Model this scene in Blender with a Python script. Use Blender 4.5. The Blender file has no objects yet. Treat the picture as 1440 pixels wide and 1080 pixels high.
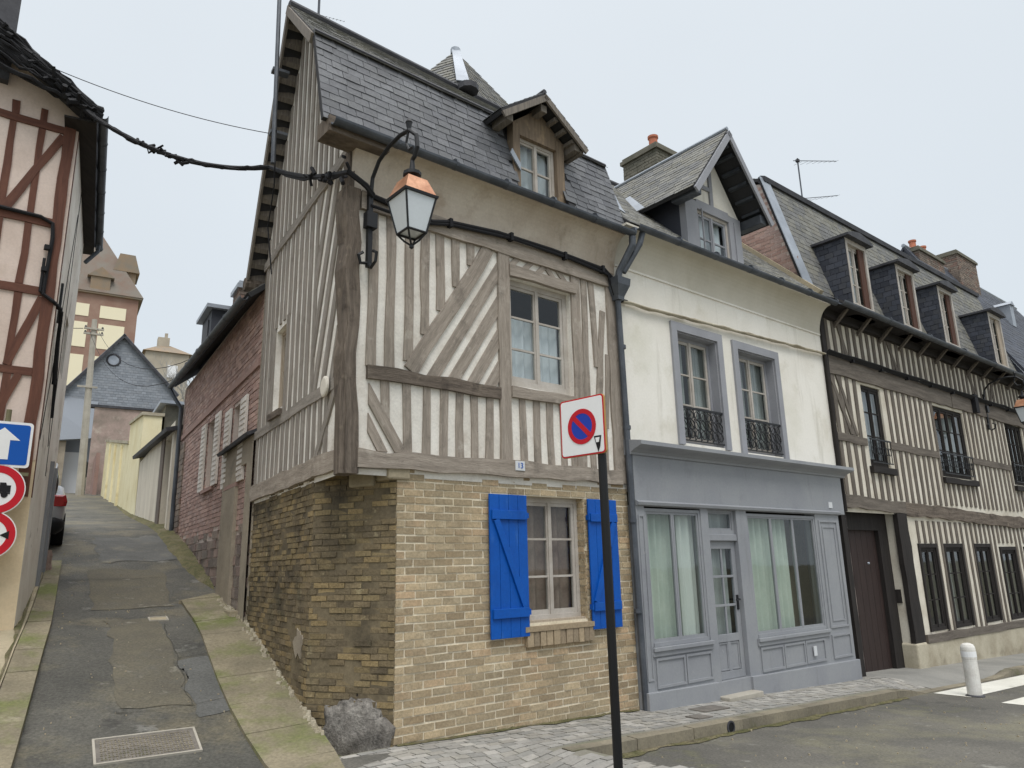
import bpy, bmesh, math, random
from math import radians, sin, cos, pi, floor
from mathutils import Vector, Matrix, noise

RND = random.Random(11)
V = Vector
sc = bpy.context.scene
COL = sc.collection

# ---------------------------------------------------------------- camera
PITCH, ROLL = radians(13.8), radians(-1.35)
cam_d = bpy.data.cameras.new('camera')
cam = bpy.data.objects.new('camera', cam_d)
COL.objects.link(cam)
cam_d.sensor_width = 36.0
cam_d.lens = 26.05
cam_d.clip_end = 2000
_f = V((0, cos(PITCH), sin(PITCH)))
_r0 = V((1, 0, 0))
_u0 = _r0.cross(_f)
_r = _r0 * cos(ROLL) + _u0 * sin(ROLL)
_u = -_r0 * sin(ROLL) + _u0 * cos(ROLL)
cam.matrix_world = Matrix(((_r.x, _u.x, -_f.x, 0), (_r.y, _u.y, -_f.y, 0), (_r.z, _u.z, -_f.z, 1.6), (0, 0, 0, 1)))
sc.camera = cam

# ---------------------------------------------------------------- overcast sky, soft sun, exposure
SUN_EL, SUN_AZ = radians(60), radians(168)      # azimuth clockwise from +Y
w = bpy.data.worlds.new('World')
sc.world = w
w.use_nodes = True
nt = w.node_tree
nt.nodes.clear()
wo = nt.nodes.new('ShaderNodeOutputWorld')
bg = nt.nodes.new('ShaderNodeBackground')
bg.inputs[1].default_value = 0.1
sky = nt.nodes.new('ShaderNodeTexSky')
sky.sky_type = 'NISHITA'
sky.sun_disc = False
sky.sun_elevation = SUN_EL
sky.sun_rotation = SUN_AZ
tc = nt.nodes.new('ShaderNodeTexCoord')
sx = nt.nodes.new('ShaderNodeSeparateXYZ')
nt.links.new(tc.outputs['Generated'], sx.inputs[0])
cr = nt.nodes.new('ShaderNodeValToRGB')
E_ = cr.color_ramp.elements
E_[0].position = 0.0
E_[0].color = (.266, .289, .308, 1)
E_[1].position = 1.0
E_[1].color = (1.0, 1.0, 1.0, 1)
for p_, c_ in ((.3, (.270, .294, .315, 1)), (.66, (.286, .308, .328, 1)), (.84, (.66, .675, .69, 1))):
    e_ = E_.new(p_)
    e_.color = c_
nt.links.new(sx.outputs[2], cr.inputs[0])
cn = nt.nodes.new('ShaderNodeTexNoise')
cn.inputs['Scale'].default_value = 2.2
cn.inputs['Detail'].default_value = 4
nt.links.new(tc.outputs['Generated'], cn.inputs['Vector'])
cm = nt.nodes.new('ShaderNodeMapRange')
cm.inputs['To Min'].default_value = 26.4
cm.inputs['To Max'].default_value = 29.0
nt.links.new(cn.outputs[0], cm.inputs['Value'])
vs = nt.nodes.new('ShaderNodeVectorMath')
vs.operation = 'SCALE'
nt.links.new(cr.outputs[0], vs.inputs[0])
nt.links.new(cm.outputs[0], vs.inputs['Scale'])
mxs = nt.nodes.new('ShaderNodeMixRGB')
mxs.inputs[0].default_value = .06
nt.links.new(vs.outputs[0], mxs.inputs[1])
nt.links.new(sky.outputs[0], mxs.inputs[2])
nt.links.new(mxs.outputs[0], bg.inputs[0])
nt.links.new(bg.outputs[0], wo.inputs[0])

sun_d = bpy.data.lights.new('sun', 'SUN')
sun_d.energy = 1.6
sun_d.angle = radians(25)
sun_d.color = (1, .97, .93)
sun = bpy.data.objects.new('sun', sun_d)
COL.objects.link(sun)
sdir = V((sin(SUN_AZ) * cos(SUN_EL), cos(SUN_AZ) * cos(SUN_EL), sin(SUN_EL)))
sun.rotation_euler = sdir.to_track_quat('Z', 'Y').to_euler()
sun.location = sdir * 40
sc.view_settings.view_transform = 'Standard'
sc.view_settings.look = 'None'
sc.view_settings.gamma = 1
sc.view_settings.exposure = 0.0
sc.cycles.max_bounces = 8
sc.cycles.transparent_max_bounces = 12

# ---------------------------------------------------------------- materials
def lin(c):
    o = []
    for x in c[:3]:
        x /= 255.
        o.append(x / 12.92 if x <= .04045 else ((x + .055) / 1.055) ** 2.4)
    return (*o, 1)

def mk(name, base, var=None, vscale=1.5, fine=.12, fscale=35, rough=.85, bump=.25, bdist=.006, island=0., icols=None,
       grain=False, patches=(), spec=.25, metal=0., bscale=None, stretch=None):
    m = bpy.data.materials.new(name)
    m.use_nodes = True
    t = m.node_tree
    N, Lk = t.nodes.new, t.links.new
    bs = t.nodes['Principled BSDF']
    bs.inputs['Roughness'].default_value = rough
    bs.inputs['Specular IOR Level'].default_value = spec
    bs.inputs['Metallic'].default_value = metal
    co = N('ShaderNodeTexCoord')
    src = co.outputs['UV' if grain else 'Object']
    mp = N('ShaderNodeMapping')
    mp.inputs['Scale'].default_value = stretch or ((14, 1, 1) if grain else (1, 1, 1))
    Lk(src, mp.inputs[0])
    vec = mp.outputs[0]

    def nz(scale, detail=5, rough_=.6, v=None):
        n = N('ShaderNodeTexNoise')
        n.inputs['Scale'].default_value = scale
        n.inputs['Detail'].default_value = detail
        n.inputs['Roughness'].default_value = rough_
        Lk(v or vec, n.inputs['Vector'])
        return n.outputs[0]

    def mixc(fac, a, b):
        x = N('ShaderNodeMixRGB')
        for i, y in ((0, fac), (1, a), (2, b)):
            if hasattr(y, 'is_linked'):
                Lk(y, x.inputs[i])
            else:
                x.inputs[i].default_value = y
        return x.outputs[0]

    def mrange(v, a, b, c=0., d=1.):
        x = N('ShaderNodeMapRange')
        for k, y in zip(('From Min', 'From Max', 'To Min', 'To Max'), (a, b, c, d)):
            x.inputs[k].default_value = y
        Lk(v, x.inputs['Value'])
        return x.outputs[0]

    def scale(c, f):
        x = N('ShaderNodeVectorMath')
        x.operation = 'SCALE'
        Lk(c, x.inputs[0])
        Lk(f, x.inputs['Scale'])
        return x.outputs[0]
    rnd = None
    if island or icols:
        g = N('ShaderNodeNewGeometry')
        rnd = g.outputs['Random Per Island']
    if icols:
        r = N('ShaderNodeValToRGB')
        r.color_ramp.interpolation = 'CONSTANT'
        el = r.color_ramp.elements
        cs = [base] + list(icols)
        el[0].color = lin(cs[0])
        el[1].position = 1. / len(cs)
        el[1].color = lin(cs[1])
        for i in range(2, len(cs)):
            q = el.new(i / len(cs))
            q.color = lin(cs[i])
        Lk(rnd, r.inputs[0])
        c = r.outputs[0]
    else:
        rg = N('ShaderNodeRGB')
        rg.outputs[0].default_value = lin(base)
        c = rg.outputs[0]
    if var:
        c = mixc(mrange(nz(vscale), .38, .64), c, lin(var))
    for (pc, ps, lo, hi, amt, *st) in patches:
        pv = co.outputs['Object']
        if st:                                  # drawn out down the wall: rain streaks
            pm = N('ShaderNodeMapping')
            pm.inputs['Scale'].default_value = (1, 1, st[0])
            Lk(pv, pm.inputs[0])
            pv = pm.outputs[0]
        c = mixc(mrange(nz(ps, 7, .65, pv), lo, hi, 0, amt), c, lin(pc))
    fn = nz(fscale, 6, .7)
    c = scale(c, mrange(fn, .3, .7, 1 - fine, 1 + fine))
    if island:
        x = N('ShaderNodeMath')
        x.operation = 'FRACT'
        y = N('ShaderNodeMath')
        y.operation = 'MULTIPLY'
        y.inputs[1].default_value = 7.31
        Lk(rnd, y.inputs[0])
        Lk(y.outputs[0], x.inputs[0])
        c = scale(c, mrange(x.outputs[0], 0, 1, 1 - island, 1 + island))
    Lk(c, bs.inputs['Base Color'])
    if bump:
        b = N('ShaderNodeBump')
        b.inputs['Strength'].default_value = bump
        b.inputs['Distance'].default_value = bdist
        Lk(nz(bscale, 8, .7) if bscale else fn, b.inputs['Height'])
        Lk(b.outputs[0], bs.inputs['Normal'])
    return m

def glassmat(name, tint, refl=.06):
    m = bpy.data.materials.new(name)
    m.use_nodes = True
    t = m.node_tree
    t.nodes.clear()
    o = t.nodes.new('ShaderNodeOutputMaterial')
    mx = t.nodes.new('ShaderNodeMixShader')
    tr = t.nodes.new('ShaderNodeBsdfTransparent')
    tr.inputs[0].default_value = lin(tint)
    gl = t.nodes.new('ShaderNodeBsdfGlossy')
    gl.inputs['Roughness'].default_value = .03
    gl.inputs['Color'].default_value = (.9, .93, .95, 1)
    fr = t.nodes.new('ShaderNodeLayerWeight')      # Schlick's curve, the same from both sides of a pane
    fr.inputs[0].default_value = .5
    pw = t.nodes.new('ShaderNodeMath')
    pw.operation = 'POWER'
    pw.inputs[1].default_value = 4.5
    t.links.new(fr.outputs['Facing'], pw.inputs[0])
    ad = t.nodes.new('ShaderNodeMath')
    ad.operation = 'ADD'
    ad.inputs[1].default_value = refl
    bp = t.nodes.new('ShaderNodeBump')
    bp.inputs['Strength'].default_value = .05
    bp.inputs['Distance'].default_value = .02
    n = t.nodes.new('ShaderNodeTexNoise')
    n.inputs['Scale'].default_value = 2.5
    c = t.nodes.new('ShaderNodeTexCoord')
    L = t.links.new
    L(c.outputs['Object'], n.inputs['Vector'])
    L(n.outputs[0], bp.inputs['Height'])
    L(bp.outputs[0], gl.inputs['Normal'])
    L(pw.outputs[0], ad.inputs[0])
    L(ad.outputs[0], mx.inputs[0])
    L(tr.outputs[0], mx.inputs[1])
    L(gl.outputs[0], mx.inputs[2])
    L(mx.outputs[0], o.inputs[0])
    return m

M = {}
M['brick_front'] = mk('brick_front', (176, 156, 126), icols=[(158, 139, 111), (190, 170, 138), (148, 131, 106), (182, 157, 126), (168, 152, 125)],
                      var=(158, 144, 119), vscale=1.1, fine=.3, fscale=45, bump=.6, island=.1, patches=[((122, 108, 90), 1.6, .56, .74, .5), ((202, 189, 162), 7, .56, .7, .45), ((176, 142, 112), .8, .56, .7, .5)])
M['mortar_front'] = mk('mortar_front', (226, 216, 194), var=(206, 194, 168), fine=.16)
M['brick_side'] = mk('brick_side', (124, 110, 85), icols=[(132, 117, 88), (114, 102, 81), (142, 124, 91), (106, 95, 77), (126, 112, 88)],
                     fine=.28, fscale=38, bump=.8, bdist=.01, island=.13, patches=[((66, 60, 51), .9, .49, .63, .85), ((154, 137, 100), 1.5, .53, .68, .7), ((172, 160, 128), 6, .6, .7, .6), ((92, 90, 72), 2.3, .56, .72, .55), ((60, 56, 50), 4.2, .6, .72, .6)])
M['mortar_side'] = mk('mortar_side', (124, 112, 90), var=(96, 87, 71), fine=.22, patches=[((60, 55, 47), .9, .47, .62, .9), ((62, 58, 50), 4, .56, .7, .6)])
M['plaster_old'] = mk('plaster_old', (232, 228, 219), var=(214, 208, 198), vscale=2.2, fine=.1, bump=.35, bscale=14, bdist=.012,
                      patches=[((172, 158, 142), 2.4, .57, .74, .55), ((150, 144, 136), 7, .62, .75, .4)])
M['plaster_gable'] = mk('plaster_gable', (238, 235, 228), var=(220, 214, 205), vscale=3, fine=.09, bump=.3, bscale=16, bdist=.01,
                        patches=[((150, 136, 120), 2.2, .52, .72, .6)])
M['plaster_cove'] = mk('plaster_cove', (202, 191, 176), var=(182, 168, 152), vscale=1.6, fine=.08, patches=[((134, 118, 100), 3.2, .58, .74, .6, .25), ((150, 128, 106), 2.6, .56, .74, .6)])
M['plaster_white'] = mk('plaster_white', (234, 230, 221), var=(224, 219, 208), vscale=1.1, fine=.04, bump=.25, bscale=18, bdist=.008,
                        patches=[((200, 194, 176), 2.1, .56, .74, .6), ((212, 210, 194), .8, .52, .7, .5), ((178, 172, 156), 4.5, .57, .75, .5, .1)])
M['plaster_cream'] = mk('plaster_cream', (218, 212, 198), var=(198, 190, 174), vscale=1.4, fine=.08, bump=.3, bscale=15, patches=[((164, 152, 132), 2.6, .56, .75, .55)])
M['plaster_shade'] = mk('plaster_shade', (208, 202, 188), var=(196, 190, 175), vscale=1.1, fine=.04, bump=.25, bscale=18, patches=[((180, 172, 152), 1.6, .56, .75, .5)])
M['plaster_pink'] = mk('plaster_pink', (220, 203, 192), var=(206, 188, 176), vscale=1.6, fine=.08, bump=.25, bscale=25, patches=[((194, 174, 158), 3, .58, .75, .5)])
M['plaster_tan'] = mk('plaster_tan', (216, 198, 168), var=(202, 182, 150), vscale=1.3, fine=.06, patches=[((176, 156, 128), 2.5, .56, .75, .5)])
M['plaster_alley'] = mk('plaster_alley', (238, 233, 224), var=(216, 208, 196), vscale=1.1, fine=.08, patches=[((130, 118, 106), 1.7, .6, .68, .7)])
M['timber'] = mk('timber', (170, 159, 147), var=(144, 134, 123), vscale=1.3, fine=.26, fscale=9, bump=.9, bdist=.01, grain=True, rough=.92, island=.12,
                 patches=[((118, 110, 101), 3, .54, .7, .75), ((196, 187, 175), 5, .58, .72, .6), ((96, 90, 83), 9, .62, .72, .6)])
M['timber_dark'] = mk('timber_dark', (124, 113, 102), var=(94, 85, 77), vscale=1.5, fine=.28, fscale=8, bump=1., bdist=.014, grain=True, rough=.95,
                      patches=[((62, 55, 50), 4, .55, .7, .7), ((150, 138, 122), 6, .6, .72, .6)])
M['timber_gable'] = mk('timber_gable', (160, 153, 145), var=(134, 127, 119), vscale=1.2, fine=.24, fscale=9, bump=.8, grain=True, rough=.92, island=.12, patches=[((112, 104, 96), 3.5, .56, .7, .6)])
M['timber_row'] = mk('timber_row', (120, 112, 103), var=(96, 89, 82), vscale=1.3, fine=.28, fscale=9, bump=.6, grain=True, rough=.9, island=.12)
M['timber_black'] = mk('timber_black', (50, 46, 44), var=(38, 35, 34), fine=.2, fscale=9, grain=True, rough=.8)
M['timber_brown'] = mk('timber_brown', (108, 72, 59), var=(90, 60, 50), vscale=1.4, fine=.15, fscale=9, bump=.5, grain=True, rough=.75)
M['wood_sill'] = mk('wood_sill', (128, 108, 84), var=(150, 130, 104), vscale=2, fine=.2, fscale=9, grain=True)
M['wood_frame'] = mk('wood_frame', (176, 164, 148), var=(156, 142, 124), vscale=3, fine=.1, grain=True, rough=.7)
M['wood_pale'] = mk('wood_pale', (186, 180, 172), var=(168, 160, 150), vscale=3, fine=.08, rough=.6)
M['dormer_wood'] = mk('dormer_wood', (134, 118, 100), var=(108, 95, 82), vscale=2, fine=.22, fscale=8, grain=True, bump=.5, patches=[((164, 143, 114), 3, .58, .7, .6)])
M['barge_old'] = mk('barge_old', (106, 100, 94), var=(132, 124, 114), vscale=3, fine=.2, fscale=8, grain=True)
M['blue'] = mk('blue', (8, 84, 172), var=(6, 74, 158), vscale=2, fine=.1, rough=.5, bump=.3, spec=.25, patches=[((36, 100, 178), 4, .57, .75, .45), ((70, 118, 180), 8, .62, .73, .35, .25), ((8, 56, 120), 3, .56, .75, .5, .2)])
M['shop_grey'] = mk('shop_grey', (147, 149, 152), var=(138, 140, 145), vscale=1.1, fine=.06, rough=.55, bump=.15, spec=.3, patches=[((120, 122, 127), 2.5, .57, .75, .5), ((114, 114, 114), 5, .58, .76, .45, .12), ((166, 167, 168), 9, .64, .74, .5)])
M['casing_grey'] = mk('casing_grey', (152, 153, 158), var=(142, 143, 148), vscale=2, fine=.05, rough=.6, bump=.1)
M['slate'] = mk('slate', (88, 89, 92), icols=[(95, 96, 99), (82, 83, 86), (100, 101, 104), (91, 92, 94), (86, 87, 91)], fine=.28, fscale=30, rough=.55, spec=.5, bump=.4,
                island=.08, patches=[((116, 118, 122), 1.2, .52, .7, .5), ((70, 72, 76), 2.8, .56, .72, .6)])
M['slate_moss'] = mk('slate_moss', (116, 115, 111), icols=[(124, 123, 117), (107, 107, 105), (120, 118, 110), (112, 112, 111)], fine=.2, fscale=24, rough=.7, island=.08,
                     patches=[((114, 110, 84), 1.1, .53, .7, .5), ((138, 136, 128), 2.8, .56, .7, .6), ((94, 96, 97), 1.7, .56, .7, .5)])
M['slate_cheek'] = mk('slate_cheek', (66, 68, 74), icols=[(70, 73, 82), (56, 59, 68), (66, 70, 80)], fine=.12, rough=.6, spec=.4, island=.12)
M['slate_blue'] = mk('slate_blue', (140, 145, 152), icols=[(146, 151, 158), (134, 139, 146), (142, 146, 152)], fine=.1, rough=.65, island=.07)
M['deck'] = mk('deck', (58, 58, 60), fine=.15)
M['soffit'] = mk('soffit', (104, 94, 84), var=(78, 70, 62), fine=.2)
M['zinc'] = mk('zinc', (168, 174, 182), var=(146, 152, 160), vscale=2, fine=.08, rough=.45, metal=.35, bump=.1)
M['gutter'] = mk('gutter', (74, 78, 84), var=(92, 96, 102), vscale=3, fine=.12, rough=.5, metal=.3, bump=.15)
M['lead'] = mk('lead', (58, 58, 62), var=(76, 76, 80), vscale=3, fine=.15, rough=.6)
M['iron'] = mk('iron', (24, 25, 28), fine=.1, rough=.5, bump=.1, spec=.4)
M['cable'] = mk('cable', (30, 30, 33), fine=.15, rough=.7)
M['copper'] = mk('copper', (206, 156, 124), var=(178, 126, 96), vscale=6, fine=.14, rough=.35, metal=.5, bump=.1)
M['lamp_glass'] = mk('lamp_glass', (206, 212, 216), fine=.03, rough=.25, bump=.03, spec=.5)
M['glass'] = glassmat('glass', (228, 234, 236), .05)
M['glass_shop'] = glassmat('glass_shop', (226, 232, 227), .06)
M['curtain'] = mk('curtain', (226, 228, 228), fine=.03, rough=.9, bump=.05)
M['curtain_green'] = mk('curtain_green', (214, 220, 214), var=(196, 205, 199), vscale=2, fine=.04, rough=.9)
M['curtain_grey'] = mk('curtain_grey', (170, 172, 166), fine=.06)
M['curtain_red'] = mk('curtain_red', (158, 138, 124), var=(134, 110, 98), vscale=4, fine=.1)
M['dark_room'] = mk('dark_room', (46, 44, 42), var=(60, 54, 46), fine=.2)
M['door_brown'] = mk('door_brown', (58, 46, 43), var=(48, 38, 36), vscale=2, fine=.15, fscale=9, grain=True, rough=.6)
M['shutter_brown'] = mk('shutter_brown', (92, 66, 56), var=(76, 54, 46), fine=.15, fscale=9, grain=True)
M['stone'] = mk('stone', (168, 156, 132), var=(146, 136, 116), vscale=2, fine=.15, bump=.5, patches=[((112, 106, 92), 2.6, .55, .72, .6)])
M['sill_brick'] = mk('sill_brick', (150, 134, 112), icols=[(160, 143, 118), (138, 124, 104)], fine=.25, island=.1)
M['stone_base'] = mk('stone_base', (186, 178, 158), var=(160, 150, 130), vscale=1.6, fine=.12, bump=.4, patches=[((120, 112, 96), 2, .54, .7, .6)])
M['cement'] = mk('cement', (152, 147, 140), var=(112, 107, 101), vscale=5, fine=.5, fscale=22, bump=1., bdist=.03, patches=[((72, 70, 68), 6, .55, .7, .7)])
M['render_grey'] = mk('render_grey', (162, 151, 134), var=(142, 132, 118), vscale=1.6, fine=.14, bump=.4, patches=[((92, 86, 76), 2, .55, .72, .6)])
M['asphalt'] = mk('asphalt', (106, 103, 96), var=(88, 86, 81), vscale=.7, fine=.34, fscale=42, bump=.8, rough=.9,
                  patches=[((130, 126, 104), .5, .5, .66, .8), ((74, 73, 70), 1.1, .57, .66, .75), ((118, 117, 86), .7, .58, .7, .6), ((150, 148, 140), 3.2, .62, .7, .6)])
M['asphalt_alley'] = mk('asphalt_alley', (98, 96, 89), var=(79, 78, 73), vscale=1.0, fine=.42, fscale=34, bump=1, bdist=.014, rough=.68,
                        patches=[((120, 113, 94), .8, .5, .64, .8), ((150, 148, 141), 2.0, .61, .68, .6), ((66, 65, 62), 1.4, .56, .66, .8), ((92, 91, 86), 4, .58, .68, .6)])
M['patch_dark'] = mk('patch_dark', (90, 90, 87), var=(102, 102, 99), fine=.32, fscale=40, bump=.8, patches=[((136, 130, 112), 1.2, .55, .7, .6), ((80, 80, 78), 2.5, .58, .7, .5)])
M['patch_tan'] = mk('patch_tan', (105, 100, 86), var=(94, 90, 80), vscale=2, fine=.32, fscale=40, bump=.8, patches=[((98, 96, 89), 1.6, .55, .68, .7), ((150, 146, 132), 4, .6, .7, .6)])
M['crack'] = mk('crack', (76, 74, 68), fine=.3)
M['slab'] = mk('slab', (138, 129, 108), var=(114, 107, 90), vscale=1.2, fine=.26, fscale=30, bump=.7, patches=[((106, 112, 66), .9, .49, .62, .9), ((164, 156, 136), 2.8, .6, .72, .6), ((104, 99, 86), 3.4, .6, .72, .6)])
M['kerb_pale'] = mk('kerb_pale', (172, 160, 136), var=(150, 142, 120), vscale=1.5, fine=.14, bump=.4, patches=[((128, 130, 84), 1.8, .56, .7, .7)])
M['kerb'] = mk('kerb', (138, 130, 112), var=(112, 106, 94), vscale=1.6, fine=.2, bump=.5, patches=[((98, 100, 62), 1.6, .55, .7, .7)], island=.08)
M['sett'] = mk('sett', (150, 147, 141), icols=[(155, 152, 146), (144, 141, 135), (166, 162, 155), (150, 146, 138), (140, 138, 133)], fine=.15, island=.09, bump=.4,
               patches=[((118, 116, 108), 1.3, .54, .7, .5)])
M['sett_joint'] = mk('sett_joint', (134, 130, 120), var=(118, 117, 100), fine=.2)
M['pave_asphalt'] = mk('pave_asphalt', (146, 144, 138), var=(130, 129, 124), fine=.18, fscale=70, bump=.4)
M['paint'] = mk('paint', (224, 222, 212), var=(206, 203, 192), fine=.1, fscale=50, patches=[((158, 154, 146), 5, .6, .72, .6)])
M['moss'] = mk('moss', (112, 106, 76), var=(88, 88, 58), vscale=5, fine=.4, fscale=26, bump=1, bdist=.03, patches=[((128, 118, 98), 2, .5, .62, .8), ((76, 70, 54), 4, .56, .68, .7)])
M['earth'] = mk('earth', (120, 114, 98), var=(100, 100, 76), fine=.2)
M['red_brick'] = mk('red_brick', (172, 144, 134), icols=[(180, 152, 141), (162, 134, 125), (172, 148, 140), (156, 131, 123)], fine=.2, island=.08, patches=[((146, 126, 120), 1, .54, .7, .5), ((150, 114, 103), .6, .56, .7, .5)])
M['red_mortar'] = mk('red_mortar', (196, 182, 173), fine=.1)
M['rubble'] = mk('rubble', (150, 136, 126), icols=[(136, 126, 118), (160, 140, 130), (128, 116, 110), (146, 128, 120)], island=.1, vscale=5, fine=.25, bump=.9, bdist=.03, patches=[((96, 96, 84), 2, .54, .7, .6)])
M['yellow'] = mk('yellow', (236, 226, 190), var=(224, 211, 168), vscale=.8, fine=.06, patches=[((186, 170, 120), 1.2, .56, .74, .6), ((160, 152, 110), .5, .58, .75, .4)])
M['shed'] = mk('shed', (222, 213, 196), var=(202, 192, 176), vscale=.9, fine=.08, stretch=(2, 2, .5), patches=[((150, 138, 120), 1., .55, .74, .5)])
M['white_paint'] = mk('white_paint', (222, 216, 208), var=(200, 190, 180), fine=.06, rough=.5)
M['pink_wall'] = mk('pink_wall', (176, 155, 146), var=(150, 136, 126), fine=.15, patches=[((122, 112, 102), .5, .5, .66, .7), ((196, 186, 172), 1.2, .56, .7, .6)])
M['mansion_brick'] = mk('mansion_brick', (146, 116, 102), var=(158, 132, 117), vscale=.6, fine=.12, bump=0)
M['mansion_roof'] = mk('mansion_roof', (124, 117, 108), var=(124, 106, 94), vscale=.5, fine=.15, bump=0)
M['mansion_cream'] = mk('mansion_cream', (238, 228, 198), fine=.05, bump=0)
M['far_roof'] = mk('far_roof', (132, 124, 112), var=(150, 128, 104), vscale=.4, fine=.1, bump=0)
M['far_wall'] = mk('far_wall', (184, 174, 156), var=(166, 156, 140), vscale=.5, fine=.08, bump=0)
M['concrete'] = mk('concrete', (176, 170, 158), var=(158, 152, 140), fine=.1)
M['twig'] = mk('twig', (150, 148, 144), fine=.1, bump=0)
M['pot'] = mk('pot', (190, 122, 97), var=(170, 104, 82), vscale=5, fine=.12)
M['chim_brick'] = mk('chim_brick', (128, 116, 106), icols=[(138, 124, 112), (116, 105, 97), (126, 104, 94)], fine=.2, island=.12, patches=[((88, 86, 78), 1.6, .52, .7, .6)])
M['chim_cement'] = mk('chim_cement', (120, 116, 104), var=(98, 96, 86), vscale=3, fine=.2, patches=[((92, 94, 68), 3, .55, .7, .5)])
M['sign_white'] = mk('sign_white', (232, 232, 232), fine=.02, rough=.4, bump=0)
M['sign_red'] = mk('sign_red', (190, 28, 42), fine=.03, rough=.4, bump=0)
M['sign_blue'] = mk('sign_blue', (34, 62, 168), fine=.03, rough=.4, bump=0)
M['sign_blue2'] = mk('sign_blue2', (16, 84, 172), fine=.03, rough=.4, bump=0)
M['sign_black'] = mk('sign_black', (26, 26, 28), fine=.03, rough=.5, bump=0)
M['sign_back'] = mk('sign_back', (176, 140, 84), fine=.06, rough=.6, bump=0)
M['pole_black'] = mk('pole_black', (16, 16, 18), fine=.08, rough=.45, bump=.05, spec=.4)
M['pole_olive'] = mk('pole_olive', (112, 108, 84), fine=.08)
M['bollard'] = mk('bollard', (222, 220, 214), var=(206, 202, 194), vscale=6, fine=.08, rough=.6, patches=[((170, 160, 150), 9, .6, .72, .5)])
M['car_paint'] = mk('car_paint', (168, 172, 178), fine=.02, rough=.28, bump=0, metal=.3, spec=.6)
M['car_dark'] = mk('car_dark', (22, 23, 26), fine=.05, rough=.5, bump=0)
M['car_glass'] = mk('car_glass', (24, 27, 31), fine=.02, rough=.08, bump=0, spec=.7)
M['tail_red'] = mk('tail_red', (150, 14, 22), fine=.03, rough=.2, bump=0, spec=.6)
M['tyre'] = mk('tyre', (20, 20, 21), fine=.1, rough=.9)
M['rim'] = mk('rim', (150, 152, 156), fine=.04, rough=.35, metal=.7, bump=0)
M['plate_blue'] = mk('plate_blue', (206, 208, 210), fine=.03, rough=.5, bump=0)
M['manhole'] = mk('manhole', (128, 122, 114), var=(106, 101, 95), vscale=5, fine=.2, rough=.6, metal=.2)
M['disc'] = mk('disc', (214, 208, 196), fine=.06)

# ---------------------------------------------------------------- frames
class Frame:
    """a along a wall, b out of it towards the viewer's side, z up"""
    def __init__(s, o, a, b, c=None):
        s.o, s.a, s.b, s.c = V(o), V(a).normalized(), V(b).normalized(), V(c or (0, 0, 1))

    def __call__(s, a, b, c):
        return s.o + s.a * a + s.b * b + s.c * c

P0 = V((-1.1795, 7.4646, 0))
dF, oF = V((.76884, .63944, 0)), V((.63944, -.76884, 0))
dS, wS = V((-.52696, .84989, 0)), V((-.84989, -.52696, 0))
P1 = P0 - dF * .6
F = Frame(P0, dF, oF)                      # the street fronts
S = Frame(P1, dS, wS)                      # the alley's right side
PL = P1 + dS * 3.91 + wS * 2.57
L = Frame(PL, dF, oF)                      # front of the house left of the alley
_l = (dS * 3.6 - wS * .22).normalized()
LS = Frame(PL, _l, V((_l.y, -_l.x, 0)))     # its alley side
_c = (S(.9, 0, 0) - F(0, 0, 0)).normalized()
_cn = V((_c.y, -_c.x, 0))
if _cn.dot(V((0, -1, 0))) < 0:
    _cn = -_cn
CH = Frame(F(0, 0, 0), _c, _cn)             # the cut-off brick corner
CHL = (S(.9, 0, 0) - F(0, 0, 0)).length

def interp(x, X, Y):
    if x <= X[0]:
        return Y[0]
    for i in range(1, len(X)):
        if x <= X[i]:
            t = (x - X[i - 1]) / (X[i] - X[i - 1])
            return Y[i - 1] + t * (Y[i] - Y[i - 1])
    return Y[-1]

ZS = [-8, -3, -1, 0, .64, 1.7, 3.4, 5, 8.6, 11.7, 20, 42, 60, 120, 300]
ZZ = [-.2, -.15, -.05, .05, .2, .45, .92, 1.15, 2.0, 2.65, 3.5, 6.2, 8.0, 18, 30]

def zr(s):
    return sum(interp(s + d, ZS, ZZ) for d in (-.5, -.25, 0, .25, .5)) / 5

def sm(a, b, x):
    t = min(1, max(0, (x - a) / (b - a)))
    return t * t * (3 - 2 * t)

def uo(p):
    q = p - P0
    return q.dot(dF), q.dot(oF)

def sw(p):
    q = p - P1
    return q.dot(dS), q.dot(wS)

def ground_z(p):
    u, o = uo(p)
    s, w_ = sw(p)
    zs = -.12 - .036 * min(28, max(u, 0))
    t = sm(.2, -1.8, w_)
    return zr(s) * (1 - t) + zs * t

def kerb_up(u):
    return 1 - sm(7.9, 8.6, u) * (1 - sm(11.6, 12.4, u))

def zpave(u, o):
    p = F(u, o, 0)
    k = sm(.3, 1.3, o) * sm(1.25, .6, u)
    return (-.036 * max(u, 0) - .1 * (1 - kerb_up(u)) * sm(.35, 1, o)) * (1 - k) + (ground_z(p) + .014) * k

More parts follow.
